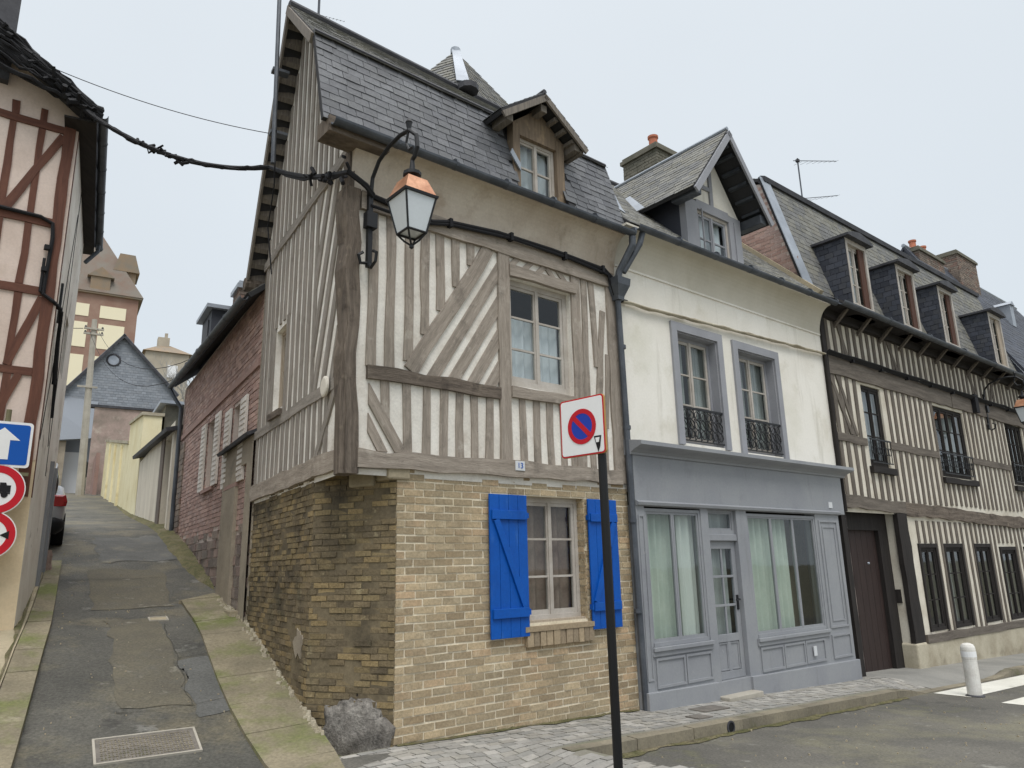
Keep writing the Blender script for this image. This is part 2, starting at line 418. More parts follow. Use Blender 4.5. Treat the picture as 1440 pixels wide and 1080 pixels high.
# ---------------------------------------------------------------- mesh building
class MB:
    def __init__(s):
        s.v, s.f, s.uv = [], [], []

    def box_uv(s, pts):
        n = V((0, 0, 0))
        for i in range(len(pts)):
            a, b = pts[i], pts[(i + 1) % len(pts)]
            n += V(((a.y - b.y) * (a.z + b.z), (a.z - b.z) * (a.x + b.x), (a.x - b.x) * (a.y + b.y)))
        if n.length < 1e-12:
            return [(0, 0)] * len(pts)
        n.normalize()
        if abs(n.z) > .97:
            h = V((1, 0, 0))
        else:
            h = V((-n.y, n.x, 0)).normalized()
        v = n.cross(h)
        return [(p.dot(h), p.dot(v)) for p in pts]

    def mesh(s, verts, faces, uvs=None):
        o = len(s.v)
        verts = [V(p) for p in verts]
        s.v += verts
        for i, f in enumerate(faces):
            s.f.append([o + k for k in f])
            s.uv.append(uvs[i] if uvs else s.box_uv([verts[k] for k in f]))

    def face(s, *pts):
        s.mesh(pts, [list(range(len(pts)))])

    def hexa(s, p, uvs=None):
        s.mesh(p, [(0, 1, 2, 3), (7, 6, 5, 4), (0, 4, 5, 1), (1, 5, 6, 2), (2, 6, 7, 3), (3, 7, 4, 0)], uvs)

    def box(s, fr, a0, a1, b0, b1, c0, c1):
        s.hexa([fr(a0, b0, c0), fr(a1, b0, c0), fr(a1, b1, c0), fr(a0, b1, c0), fr(a0, b0, c1), fr(a1, b0, c1), fr(a1, b1, c1), fr(a0, b1, c1)])

    def prism(s, fr, pts, b0, b1):
        n = len(pts)
        vs = [fr(a, b0, c) for a, c in pts] + [fr(a, b1, c) for a, c in pts]
        s.mesh(vs, [list(range(n)), list(range(2 * n - 1, n - 1, -1))] + [(i, (i + 1) % n, n + (i + 1) % n, n + i) for i in range(n)])

    def slab(s, A, B, C, D, t):
        n = (B - A).cross(D - A).normalized()
        if n.z < 0:
            n = -n
        s.hexa([A, B, C, D, A - n * t, B - n * t, C - n * t, D - n * t])

    def slab_cut(s, E0, E1, B1, B0, t, holes, vt):
        """a roof slab with notches (u intervals 0..1 along the eave) cut up to height vt"""
        P = lambda u, v: E0.lerp(E1, u).lerp(B0.lerp(B1, u), v)
        s.slab(P(0, vt), P(1, vt), P(1, 1), P(0, 1), t)
        x = 0
        for a, b in list(holes) + [(1, 1)]:
            if a > x:
                s.slab(P(x, 0), P(a, 0), P(a, vt - .001), P(x, vt - .001), t)
            x = b

    def tube(s, pts, r, n=8, cap=True):
        pts = [V(p) for p in pts]
        rings = []
        rr = r if isinstance(r, (list, tuple)) else [r] * len(pts)
        side = None
        for i, p in enumerate(pts):
            d = (pts[min(i + 1, len(pts) - 1)] - pts[max(i - 1, 0)])
            d = d.normalized() if d.length > 1e-9 else V((0, 0, 1))
            if side is None:
                side = d.cross(V((0, 0, 1)) if abs(d.z) < .95 else V((1, 0, 0))).normalized()
            side = (side - d * side.dot(d)).normalized()
            up = d.cross(side)
            rings.append([p + (side * cos(2 * pi * k / n) + up * sin(2 * pi * k / n)) * rr[i] for k in range(n)])
        vs = [q for g in rings for q in g]
        fs = [(i * n + k, i * n + (k + 1) % n, (i + 1) * n + (k + 1) % n, (i + 1) * n + k) for i in range(len(pts) - 1) for k in range(n)]
        if cap:
            fs += [list(range(n))[::-1], [(len(pts) - 1) * n + k for k in range(n)]]
        s.mesh(vs, fs)

    def lathe(s, c, prof, n=12, sq=False):
        """prof: (radius, z) upward from c; sq makes it four-sided with sides along the street frame"""
        c = V(c)
        vs, fs = [], []
        if sq:
            n = 4
        for r, z in prof:
            for k in range(n):
                if sq:
                    d = (dF * (1, -1, -1, 1)[k] + oF * (1, 1, -1, -1)[k])
                else:
                    d = V((cos(2 * pi * k / n), sin(2 * pi * k / n), 0))
                vs.append(c + d * r + V((0, 0, z)))
        m = len(prof)
        fs = [(i * n + k, i * n + (k + 1) % n, (i + 1) * n + (k + 1) % n, (i + 1) * n + k) for i in range(m - 1) for k in range(n)]
        fs += [list(range(n))[::-1], [(m - 1) * n + k for k in range(n)]]
        s.mesh(vs, fs)

    def sweep(s, prof, A, B, side, up):
        """closed profile [(side, up)] from A to B"""
        n = len(prof)
        vs = [A + side * x + up * y for x, y in prof] + [B + side * x + up * y for x, y in prof]
        s.mesh(vs, [list(range(n)), list(range(2 * n - 1, n - 1, -1))] + [(i, (i + 1) % n, n + (i + 1) % n, n + i) for i in range(n)])

    def bar(s, fr, p, q, w_, b0, b1, jit=.008, ends=None):
        """a hewn timber from p to q (a, c) in a wall frame, w_ wide, between depths b0 and b1, a little crooked"""
        (a0, c0), (a1, c1) = p, q
        Lg = math.hypot(a1 - a0, c1 - c0)
        dx, dy = (a1 - a0) / Lg, (c1 - c0) / Lg
        n = max(1, int(Lg / .3))
        off = RND.random() * 10
        k0 = RND.random() * 50
        vs, fs, uvs = [], [], []
        for i in range(n + 1):
            t = i / n
            cx, cy = a0 + (a1 - a0) * t, c0 + (c1 - c0) * t
            sh = RND.uniform(-jit, jit) * (0 < i < n)
            hw0, hw1 = w_ / 2 + RND.uniform(-jit, jit), w_ / 2 + RND.uniform(-jit, jit)
            bb = b1 + RND.uniform(-.3, .3) * jit
            l, r = (cx - dy * (hw0 + sh), cy + dx * (hw0 + sh)), (cx + dy * (hw1 - sh), cy - dx * (hw1 - sh))
            vs += [fr(l[0], b0, l[1]), fr(l[0], bb, l[1]), fr(r[0], bb, r[1]), fr(r[0], b0, r[1])]
        us = (0, .05, .05 + w_, .1 + w_)
        for i in range(n):
            y0, y1 = off + Lg * i / n, off + Lg * (i + 1) / n
            for j in range(3):
                fs.append((i * 4 + j, i * 4 + j + 1, i * 4 + 5 + j, i * 4 + 4 + j))
                uvs.append([(k0 + us[j], y0), (k0 + us[j + 1], y0), (k0 + us[j + 1], y1), (k0 + us[j], y1)])
            fs.append((i * 4 + 3, i * 4, i * 4 + 4, i * 4 + 7))
            uvs.append([(k0, y0), (k0 + .1, y0), (k0 + .1, y1), (k0, y1)])
        for e in (0, n):
            fs.append([e * 4 + k for k in range(4)])
            uvs.append([(k0, off), (k0 + .1, off), (k0 + .1, off + .1), (k0, off + .1)])
        s.mesh(vs, fs, uvs)
        return s

    def build(s, name, mat, parent=None, smooth=False, label=None, bevel=0, base=None):
        me = bpy.data.meshes.new(name)
        b = OFF[parent] if parent is not None else (V(base) if base is not None else V((0, 0, 0)))
        me.from_pydata([tuple(p - b) for p in s.v], [], s.f)
        ul = me.uv_layers.new(name='UVMap')
        k = 0
        for i, f in enumerate(s.uv):
            for t in f:
                ul.data[k].uv = t
                k += 1
        bm = bmesh.new()
        bm.from_mesh(me)
        bmesh.ops.recalc_face_normals(bm, faces=bm.faces)
        bm.to_mesh(me)
        bm.free()
        if smooth:
            for p in me.polygons:
                p.use_smooth = True
        me.materials.append(M[mat] if isinstance(mat, str) else mat)
        o = bpy.data.objects.new(name, me)
        COL.objects.link(o)
        if parent is not None:
            o.parent = parent
            if parent.type == 'MESH' and parent.parent is None:
                pass
        else:
            o.location = b
        OFF[o] = b
        if label:
            o['label'] = label
        if bevel:
            md = o.modifiers.new('edge', 'BEVEL')
            md.width = bevel
            md.segments = 2
            md.limit_method = 'ANGLE'
        return o

OFF = {}

def thing(name, label, cat, base, group=None):
    o = bpy.data.objects.new(name, None)
    o.empty_display_size = .3
    COL.objects.link(o)
    o.location = V(base)
    OFF[o] = V(base)
    o['label'], o['category'] = label, cat
    if group:
        o['group'] = group
    return o

def tag(o, label, cat, group=None):
    o['label'], o['category'] = label, cat
    if group:
        o['group'] = group
    return o

def ground(o, kind='structure'):
    o['kind'] = kind
    return o

def text(parent, name, body, size, fr, a, b, c, mat, rot=0.):
    cu = bpy.data.curves.new(name, 'FONT')
    cu.body = body
    cu.size = size
    cu.extrude = .002
    cu.align_x = 'CENTER'
    cu.align_y = 'CENTER'
    cu.materials.append(M[mat])
    tmp = bpy.data.objects.new(name, cu)
    COL.objects.link(tmp)
    bpy.context.view_layer.update()
    me = bpy.data.meshes.new_from_object(tmp.evaluated_get(bpy.context.evaluated_depsgraph_get()))
    bpy.data.objects.remove(tmp)
    bpy.data.curves.remove(cu)
    me.name = name
    if not me.materials:
        me.materials.append(M[mat])
    o = bpy.data.objects.new(name, me)
    COL.objects.link(o)
    o.parent = parent
    p = fr(a, b, c) - OFF[parent]
    x, z = fr.a, fr.b
    if x.cross(fr.c).dot(z) < 0:
        x = x
    y = fr.c
    zz = x.cross(y)
    o.matrix_local = Matrix(((x.x, y.x, zz.x, p.x), (x.y, y.y, zz.y, p.y), (x.z, y.z, zz.z, p.z), (0, 0, 0, 1)))
    return o

def wall(mb, fr, a0, a1, c0, c1, b, ops=(), thick=.15, step=.8):
    """front skin of a wall with openings and their reveals"""
    A = sorted({a0, a1, *[x for o in ops for x in o[:2]]})
    C = sorted({c0, c1, *[x for o in ops for x in o[2:]]})
    for i in range(len(A) - 1):
        for j in range(len(C) - 1):
            x, y = (A[i] + A[i + 1]) / 2, (C[j] + C[j + 1]) / 2
            if any(o[0] < x < o[1] and o[2] < y < o[3] for o in ops):
                continue
            mb.face(fr(A[i], b, C[j]), fr(A[i + 1], b, C[j]), fr(A[i + 1], b, C[j + 1]), fr(A[i], b, C[j + 1]))
    for (p, q, r, t) in ops:
        k = b - thick
        mb.face(fr(p, b, r), fr(p, k, r), fr(p, k, t), fr(p, b, t))
        mb.face(fr(q, b, r), fr(q, b, t), fr(q, k, t), fr(q, k, r))
        mb.face(fr(p, b, t), fr(p, k, t), fr(q, k, t), fr(q, b, t))
        mb.face(fr(p, b, r), fr(q, b, r), fr(q, k, r), fr(p, k, r))

def bricks(mb, fr, a0, a1, c0, c1, b, ops=(), Lb=.225, H=.064, J=.012, ok=None, jit=.004, depth=.02):
    r = 0
    c = c0
    while c < c1 - .02:
        h = min(H, c1 - c)
        a = a0 - (0 if r % 2 else (Lb + J) / 2) - RND.random() * .03
        while a < a1:
            l = Lb + RND.uniform(-.012, .012)
            x0, x1 = max(a, a0), min(a + l, a1)
            spans = [(x0, x1)] if x1 - x0 > .02 else []
            for o in ops:
                if c + h > o[2] and c < o[3]:
                    ns = []
                    for y0, y1 in spans:
                        if y1 <= o[0] or y0 >= o[1]:
                            ns.append((y0, y1))
                        else:
                            if o[0] - y0 > .02:
                                ns.append((y0, o[0]))
                            if y1 - o[1] > .02:
                                ns.append((o[1], y1))
                    spans = ns
            for y0, y1 in spans:
                if ok and not ok((y0 + y1) / 2, c + h / 2):
                    continue
                bo = b + RND.uniform(-jit, jit)
                j = lambda: RND.uniform(-.003, .003)
                k = b - depth
                cc = c + RND.uniform(-.003, .003)
                mb.mesh([fr(y0, k, cc), fr(y1, k, cc), fr(y1, k, cc + h), fr(y0, k, cc + h),
                         fr(y0 + j(), bo + j() * .6, cc + j()), fr(y1 + j(), bo + j() * .6, cc + j()), fr(y1 + j(), bo + j() * .6, cc + h + j()), fr(y0 + j(), bo + j() * .6, cc + h + j())],
                        [(4, 5, 6, 7), (0, 1, 5, 4), (1, 2, 6, 5), (2, 3, 7, 6), (3, 0, 4, 7)])
            a += l + J
        c += H + J
        r += 1

def slates(mb, A, B, C, D, tw=.2, ex=.115, t=.007, skip=None, lift=.012):
    """overlapping slates on the quad A B (eave) C D (top)"""
    n = (B - A).cross(D - A).normalized()
    if n.z < 0:
        n = -n
    Lv = ((D - A).length + (C - B).length) / 2
    rows = max(1, round(Lv / ex))
    for r in range(rows):
        v0, v1 = r / rows - .02, min(1, (r + 1.35) / rows)
        v0 = max(0, v0)
        l0, r0 = A.lerp(D, v0), B.lerp(C, v0)
        l1, r1 = A.lerp(D, v1), B.lerp(C, v1)
        cnt = max(1, round((r0 - l0).length / tw))
        x = -(.5 if r % 2 else 0) / cnt
        while x < 1:
            wj = (1 + RND.uniform(-.14, .14)) / cnt
            u0, u1 = max(0, x), min(1, x + wj - .006 / max(.3, (r0 - l0).length))
            x += wj
            if u1 - u0 < .1 / cnt:
                continue
            mid = l0.lerp(r0, (u0 + u1) / 2).lerp(l1.lerp(r1, (u0 + u1) / 2), .4)
            if skip and skip(mid):
                continue
            dn = RND.uniform(0, .012)
            down = (l0 - l1).normalized() * dn if (l0 - l1).length > 0 else V((0, 0, 0))
            h0, h1, g0, g1 = [lift + RND.uniform(-.003, .004) for _ in range(2)] + [.003, .003]
            q = [l0.lerp(r0, u0) + n * h0 + down, l0.lerp(r0, u1) + n * h1 + down, l1.lerp(r1, u1) + n * g1, l1.lerp(r1, u0) + n * g0]
            mb.hexa([*q, *[p - n * t for p in q]])

def gutter(parent, A, B, side, r=.065, name='gutter', mat='gutter'):
    mb = MB()
    up = V((0, 0, 1))
    n = 8
    prof = [(r * cos(pi + pi * k / n), r * sin(pi + pi * k / n)) for k in range(n + 1)] + [((r - .008) * cos(2 * pi - pi * k / n), (r - .008) * sin(2 * pi - pi * k / n)) for k in range(n + 1)]
    K = 6
    for i in range(K):
        p, q = A.lerp(B, i / K), A.lerp(B, (i + 1) / K)
        z0, z1 = RND.uniform(-.006, .006) if i else 0, 0
        mb.sweep(prof, p, q, side, up)
        mb.tube([q - (B - A).normalized() * .02, q + (B - A).normalized() * .01], r + .006, 10)
    return mb.build(name, mat, parent)

def curtain(parent, fr, a0, a1, c0, c1, b, mat, folds=5, amp=.025, name='curtain'):
    mb = MB()
    n = folds * 8
    ph = RND.random() * 6
    vs = []
    for i in range(n + 1):
        t = i / n
        y = b + amp * sin(t * folds * 2 * pi + ph) + amp * .5 * sin(t * folds * 4.7 + ph * 2)
        a = a0 + (a1 - a0) * t
        vs += [fr(a, y, c0), fr(a, y * 1., c1)]
    mb.mesh(vs, [(2 * i, 2 * i + 2, 2 * i + 3, 2 * i + 1) for i in range(n)])
    return mb.build(name, mat, parent, smooth=True)

def window(parent, fr, a0, a1, c0, c1, b, mat, leaves=2, rows=(1 / 3, 2 / 3), fw=.05, sw_=.035, glass='glass', cur=None, name='window', label=None, bar_m=None, mull=True):
    """frame (the part itself) > sash, pane, curtain"""
    mb = MB()
    mb.box(fr, a0, a0 + fw, b - .03, b + .03, c0, c1)
    mb.box(fr, a1 - fw, a1, b - .03, b + .03, c0, c1)
    mb.box(fr, a0 + fw, a1 - fw, b - .03, b + .03, c1 - fw, c1)
    mb.box(fr, a0 + fw, a1 - fw, b - .03, b + .04, c0, c0 + fw * 1.2)
    fo = mb.build(name, mat, parent, label=label)
    sb, pb = MB(), MB()
    x0, x1, y0, y1 = a0 + fw, a1 - fw, c0 + fw * 1.2, c1 - fw
    lw = (x1 - x0) / leaves
    for i in range(leaves):
        l, r = x0 + i * lw + .002, x0 + (i + 1) * lw - .002
        sb.box(fr, l, l + sw_, b - .02, b + .018, y0, y1)
        sb.box(fr, r - sw_, r, b - .02, b + .018, y0, y1)
        sb.box(fr, l + sw_, r - sw_, b - .02, b + .016, y0, y0 + sw_ * 1.4)
        sb.box(fr, l + sw_, r - sw_, b - .02, b + .016, y1 - sw_, y1)
        for t in rows:
            y = y0 + (y1 - y0) * t
            sb.box(fr, l + sw_, r - sw_, b - .015, b + .014, y - .012, y + .012)
        pb.face(fr(l + sw_, b, y0 + sw_), fr(r - sw_, b, y0 + sw_), fr(r - sw_, b, y1 - sw_), fr(l + sw_, b, y1 - sw_))
    if mull and leaves > 1:
        for i in range(1, leaves):
            sb.box(fr, x0 + i * lw - .022, x0 + i * lw + .022, b + .019, b + .032, y0, y1)
    sb.build('sash', bar_m or mat, fo)
    pb.build('pane', glass, fo)
    for (m_, p, q, r, t, fo_) in (cur or ()):
        curtain(fo, fr, a0 + (a1 - a0) * p, a0 + (a1 - a0) * q, c0 + (c1 - c0) * r, c0 + (c1 - c0) * t, b - .1, m_, fo_)
    return fo

def stud(parent, fr, p, q, w_, mat, b0=0., b1=.016, name='stud', jit=.008):
    return MB().bar(fr, p, q, w_, b0, b1, jit).build(name, mat, parent)

def clip(poly, a, b, c):
    """keep a x + b y <= c"""
    out = []
    for i in range(len(poly)):
        p, q = poly[i], poly[(i + 1) % len(poly)]
        dp, dq = a * p[0] + b * p[1] - c, a * q[0] + b * q[1] - c
        if dp <= 0:
            out.append(p)
        if dp * dq < 0:
            t = dp / (dp - dq)
            out.append((p[0] + t * (q[0] - p[0]), p[1] + t * (q[1] - p[1])))
    return out

def clip_bar(panel, p, q, w_):
    """the band of width w_ about the line p-q, cut to a convex counter-clockwise or clockwise panel"""
    dx, dy = q[0] - p[0], q[1] - p[1]
    l = math.hypot(dx, dy)
    nx, ny = -dy / l, dx / l
    k = nx * p[0] + ny * p[1]
    return clip(clip(panel, nx, ny, k + w_ / 2), -nx, -ny, -(k - w_ / 2))

def cstud(parent, fr, panel, p, q, w_, mat, b0=0., b1=.016, name='stud'):
    poly = clip_bar(panel, p, q, w_)
    if len(poly) < 3:
        return None
    mb = MB()
    mb.prism(fr, poly, b0, b1)
    dx, dy = q[0] - p[0], q[1] - p[1]
    l = math.hypot(dx, dy)
    dx, dy = dx / l, dy / l
    k = RND.random() * 30
    d3 = fr.a * dx + fr.c * dy
    e3 = fr.a * -dy + fr.c * dx + fr.b
    for i, f in enumerate(mb.f):
        mb.uv[i] = [(mb.v[j].dot(e3) + k, mb.v[j].dot(d3)) for j in f]
    return mb.build(name, mat, parent)

def chimney(name, label, fr, a0, a1, b0, b1, c0, c1, pots, mat='chim_brick', cap='chim_cement', parent=None):
    """a stack (brick) with a cap and clay pots; a part of its house when parent is given"""
    mb = MB()
    mb.box(fr, a0 + .01, a1 - .01, b0 + .01, b1 - .01, c0, c1)
    A = Frame(fr(0, b1, 0), fr.a, fr.b)
    B = Frame(fr(0, b0, 0), fr.a, -fr.b)
    for g, x0, x1 in ((A, a0, a1), (B, a0, a1)):
        bricks(mb, g, x0, x1, c0, c1, 0, Lb=.21)
    for o_, dd in ((fr(a0, 0, 0), -fr.a), (fr(a1, 0, 0), fr.a)):
        bricks(mb, Frame(o_, fr.b, dd), b0, b1, c0, c1, 0, Lb=.21)
    ch = mb.build(name, mat, parent, label=label)
    k = MB()
    k.box(fr, a0 - .05, a1 + .05, b0 - .05, b1 + .05, c1, c1 + .09)
    k.box(fr, a0 - .01, a1 + .01, b0 - .01, b1 + .01, c1 + .09, c1 + .16)
    k.build('cap', cap, ch)
    for (a, b) in pots:
        k = MB()
        k.lathe(fr(a, b, c1 + .16), [(.11, 0), (.12, .06), (.105, .1), (.1, .3), (.125, .33), (.125, .38), (.09, .38), (.085, .2)], 14)
        k.build('pot', 'pot', ch, smooth=False)
    return ch

# ================================================================ GROUND
def grid_sheet(name, fr, As, Bs, zf, mat, kind='structure', skip=None):
    mb = MB()
    vs = []
    for a in As:
        for b in Bs:
            p = fr(a, b, 0)
            vs.append(V((p.x, p.y, zf(a, b, p))))
    n = len(Bs)
    fs = []
    for i in range(len(As) - 1):
        for j in range(n - 1):
            if skip and skip((As[i] + As[i + 1]) / 2, (Bs[j] + Bs[j + 1]) / 2):
                continue
            fs.append((i * n + j, (i + 1) * n + j, (i + 1) * n + j + 1, i * n + j + 1))
    mb.mesh(vs, fs)
    o = mb.build(name, mat, smooth=True)
    o['kind'] = kind
    return o

def rng(a, b, st):
    n = max(1, round((b - a) / st))
    return [a + (b - a) * i / n for i in range(n + 1)]

W_ = Frame((0, 0, 0), (1, 0, 0), (0, 1, 0))
XS = [-400, -200, -100, -60, -40, -30] + rng(-25, 30, 1.2) + [40, 60, 100, 200, 400]
YS = [-60, -30, -15, -8] + rng(-6, 60, 1.2) + [70, 85, 100, 130, 180, 260, 400]
grid_sheet('terrain', W_, XS, YS, lambda a, b, p: ground_z(p) - .16, 'earth')
# the street in front of the houses and the alley that climbs left of them
grid_sheet('street', F, rng(-1.2, 34, .4), rng(.2, 14, .4), lambda u, o, p: ground_z(p), 'asphalt')
zal = lambda s_, w_: zr(s_) - .05 + RND.uniform(-.006, .006)
def w_right(s_):
    return interp(s_, [-2, 0, 5.3, 5.45, 60], [.55, .55, .5, -.3, -.3])
def w_left(s_):
    return interp(s_, [-2, 0, 4, 8, 8.3, 60], [2.45, 2.42, 2.2, 2.1, 4.6, 3.6])
mb = MB()
ss = rng(-1.6, 8.4, .12) + rng(8.6, 62, .5)
K = 14
vs = []
for s_ in ss:
    a, b = w_right(s_) - .15, w_left(s_) + .15
    for k in range(K + 1):
        w_ = a + (b - a) * k / K
        p = S(s_, w_, 0)
        vs.append(V((p.x, p.y, ground_z(p) * 0 + zr(s_) - .045 - .03 * sin(pi * k / K) + .012 * noise.noise((s_ * 1.3, w_ * 2, 0)))))
mb.mesh(vs, [(i * (K + 1) + j, (i + 1) * (K + 1) + j, (i + 1) * (K + 1) + j + 1, i * (K + 1) + j + 1) for i in range(len(ss) - 1) for j in range(K)])
mb.build('alley_road', 'asphalt_alley', smooth=True)['kind'] = 'structure'

def zroad(s_, w_):
    a, b = w_right(s_) - .15, w_left(s_) + .15
    k = (w_ - a) / (b - a)
    return zr(s_) - .045 - .03 * sin(pi * min(1, max(0, k))) + .012 * noise.noise((s_ * 1.3, w_ * 2, 0))

def road_patch(name, pts, mat, dz):
    """an outline in alley coordinates laid on the alley's asphalt"""
    mb = MB()
    n = 14
    rows = []
    # quads only: bilinear between four corners with a wavering edge
    (a, b, c, d) = pts
    vs = []
    for i in range(n + 1):
        for j in range(n + 1):
            u, v = i / n, j / n
            s_ = (a[0] * (1 - u) + b[0] * u) * (1 - v) + (d[0] * (1 - u) + c[0] * u) * v
            w_ = (a[1] * (1 - u) + b[1] * u) * (1 - v) + (d[1] * (1 - u) + c[1] * u) * v
            q = S(s_, w_, 0)
            if i in (0, n) or j in (0, n):
                s_ += .14 * noise.noise((q.x * 3, q.y * 3, 3))
                w_ += .1 * noise.noise((q.x * 3, q.y * 3, 9))
            q = S(s_, w_, zroad(s_, w_) + dz)
            vs.append(q)
    mb.mesh(vs, [(i * (n + 1) + j, (i + 1) * (n + 1) + j, (i + 1) * (n + 1) + j + 1, i * (n + 1) + j + 1) for i in range(n) for j in range(n)])
    o = mb.build(name, mat, smooth=True)
    o['kind'] = 'structure'
    return o

road_patch('road_patch', [(1.55, 1.62), (4.6, 1.55), (4.6, .98), (1.5, .95)], 'patch_tan', .006)
road_patch('road_patch', [(1.2, .93), (2.7, .93), (2.7, .58), (1.2, .6)], 'patch_dark', .006)
road_patch('road_patch', [(5.2, 1.7), (7.6, 1.75), (7.6, .6), (5.2, .7)], 'patch_tan', .006)
road_patch('road_patch', [(8.2, 1.5), (10.6, 1.6), (10.6, .2), (8.2, .3)], 'patch_dark', .006)
for (q0, q1, wd) in [((1.5, .95), (4.2, .95), .016), ((1.5, 1.63), (1.5, .62), .014), ((2.75, .94), (2.8, .56), .014), ((4.7, 1.6), (4.65, .6), .014), ((6.9, 2.0), (7.0, .3), .02)]:
    mb = MB()
    n = 22
    vs = []
    for i in range(n + 1):
        t = i / n
        s_, w_ = q0[0] + (q1[0] - q0[0]) * t, q0[1] + (q1[1] - q0[1]) * t
        k = .06 * noise.noise((s_ * 3, w_ * 3, 5))
        al = abs(q1[0] - q0[0]) > abs(q1[1] - q0[1])
        h = wd * (.4 + abs(noise.noise((s_ * 6, w_ * 6, 1)))) * .38
        for sg in (-1, 1):
            s2, w2 = (s_, w_ + k + sg * h) if al else (s_ + k + sg * h, w_)
            vs.append(S(s2, w2, zroad(s2, w2) + .011))
    mb.mesh(vs, [(2 * i, 2 * i + 2, 2 * i + 3, 2 * i + 1) for i in range(n)])
    mb.build('road_crack', 'crack')['kind'] = 'structure'

# raised footway of slabs along the corner house's alley side
mb = MB()
ss = rng(-.75, 5.35, .68)
for i in range(len(ss) - 1):
    a, b = ss[i] + .006, ss[i + 1] - .006
    for (k0, k1) in ((0, 1),):
        def ww(s_, k):
            r_ = interp(s_, [-.75, 0, .9], [.1, .0, -.02]) if s_ < .9 else -.02
            return r_ + (.6 + .04 * sin(s_) - r_) * k
        k1_ = k1 - .006 if k1 < 1 else 1
        zt = lambda s_, k: zr(s_) + .015 - .03 * k + RND.uniform(-.006, .006)
        q = [(a, k0), (b, k0), (b, k1_), (a, k1_)]
        top = [S(s_, ww(s_, k), zt(s_, k)) for s_, k in q]
        mb.hexa([p - V((0, 0, .3)) for p in top] + top)
mb.build('footway', 'slab')['kind'] = 'structure'
# its rear end, slanting to the doorway
mb = MB()
mb.mesh([S(5.35, .6, zr(5.35) - .015), S(5.7, .06, zr(5.6) + .01), S(5.35, -.02, zr(5.4) + .015), S(5.35, .6, zr(5.35) - .3), S(5.7, .06, zr(5.6) - .3), S(5.35, -.02, zr(5.4) - .3)],
        [(0, 1, 2), (5, 4, 3), (0, 1, 4, 3), (1, 2, 5, 4), (2, 0, 3, 5)])
mb.build('footway', 'slab')['kind'] = 'structure'
# left kerb stones and the footway behind them
mb = MB()
ss = rng(-2.4, 7.9, .62)
for i in range(len(ss) - 1):
    a, b = ss[i] + .005, ss[i + 1] - .005
    q = [(a, w_left(a)), (b, w_left(b)), (b, w_left(b) + interp(b, [-2, 4, 8], [.28, .26, .2])), (a, w_left(a) + interp(a, [-2, 4, 8], [.28, .26, .2]))]
    top = [S(s_, w_, zr(s_) + .03 + RND.uniform(-.005, .005)) for s_, w_ in q]
    mb.hexa([p - V((0, 0, .3)) for p in top] + top)
mb.build('kerb', 'slab')['kind'] = 'structure'
mb = MB()
ss = rng(-2.4, 7.9, .8)
for i in range(len(ss) - 1):
    a, b = ss[i] + .005, ss[i + 1] - .005
    q = [(a, w_left(a) + interp(a, [-2, 4, 8], [.29, .27, .21])), (b, w_left(b) + interp(b, [-2, 4, 8], [.29, .27, .21])), (b, 7), (a, 7)]
    top = [S(s_, w_, zr(s_) + .025 + RND.uniform(-.004, .004)) for s_, w_ in q]
    mb.hexa([p - V((0, 0, .3)) for p in top] + top)
mb.build('footway', 'kerb_pale')['kind'] = 'structure'
# mossy verge under the brick house and the walls up the alley
mb = MB()
ss = rng(6.0, 34, .22)
vs = []
for s_ in ss:
    wd = interp(s_, [6, 6.6, 9, 14, 20, 34], [.0, .18, .42, .42, .34, .12])
    for k in range(6):
        w_ = -.35 + (wd + .35) * k / 5
        z = zr(s_) - .03 + .10 * (1 - k / 5) + .035 * noise.noise((s_ * 4, w_ * 5, 2)) - (.08 if k == 5 else 0)
        vs.append(S(s_ , w_ + (.06 * noise.noise((s_ * 3, 0, 7)) if k == 5 else 0), z))
mb.mesh(vs, [(i * 6 + j, (i + 1) * 6 + j, (i + 1) * 6 + j + 1, i * 6 + j + 1) for i in range(len(ss) - 1) for j in range(5)])
o = mb.build('moss', 'moss', smooth=True)
o['kind'] = 'stuff'
o['label'] = 'mossy green verge along the foot of the alley walls'

# street pavement: setts in front of the first two houses, asphalt beyond
mb = MB()
mb2 = MB()
def pave_cell(u, o):
    return zpave(u, o) - .006
us, os_ = rng(-1.1, 9.2, .2), rng(-.05, 1.0, .15)
grid_sheet('pavement', F, us, os_, lambda u, o, p: zpave(u, o) - .008, 'sett_joint')
grid_sheet('pavement', F, rng(-1.1, 1.35, .2), rng(1.0, 2.5, .15), lambda u, o, p: zpave(u, o) - .008, 'sett_joint',
           skip=lambda u, o: u > 1.2 + (o - 1.05) * .35)
row = 0
o = .01
while o < 2.45:
    h = .1
    u = -1.05 + (.08 if row % 2 else 0)
    while u < 9.15:
        l = .165 + RND.uniform(-.02, .02)
        keep = (o + h < 1.0 or u + l < 1.2 + (o - 1.05) * .35)
        s_, w_ = sw(F(u, o, 0))
        if keep and w_ < .16 and (F(u, o, 0) - CH.o).dot(CH.b) * (1 if u < 0 else 0) >= (-.0 if u > 0 else -5):
            z = zpave(u, o)
            if u < -.05 and o < .05:
                z -= 0
            dz = RND.uniform(-.004, .004)
            top = [F(u, o, zpave(u, o) + dz), F(u + l - .012, o, zpave(u + l, o) + dz), F(u + l - .012, o + h - .01, zpave(u + l, o + h) + dz), F(u, o + h - .01, zpave(u, o + h) + dz)]
            mb.hexa([p - V((0, 0, .03)) for p in top] + top)
        u += l
    o += h
    row += 1
mb.build('paving', 'sett')['kind'] = 'structure'
grid_sheet('pavement', F, rng(9.2, 34, .5), rng(-.05, 1.0, .2), lambda u, o, p: zpave(u, o) - .004, 'pave_asphalt')
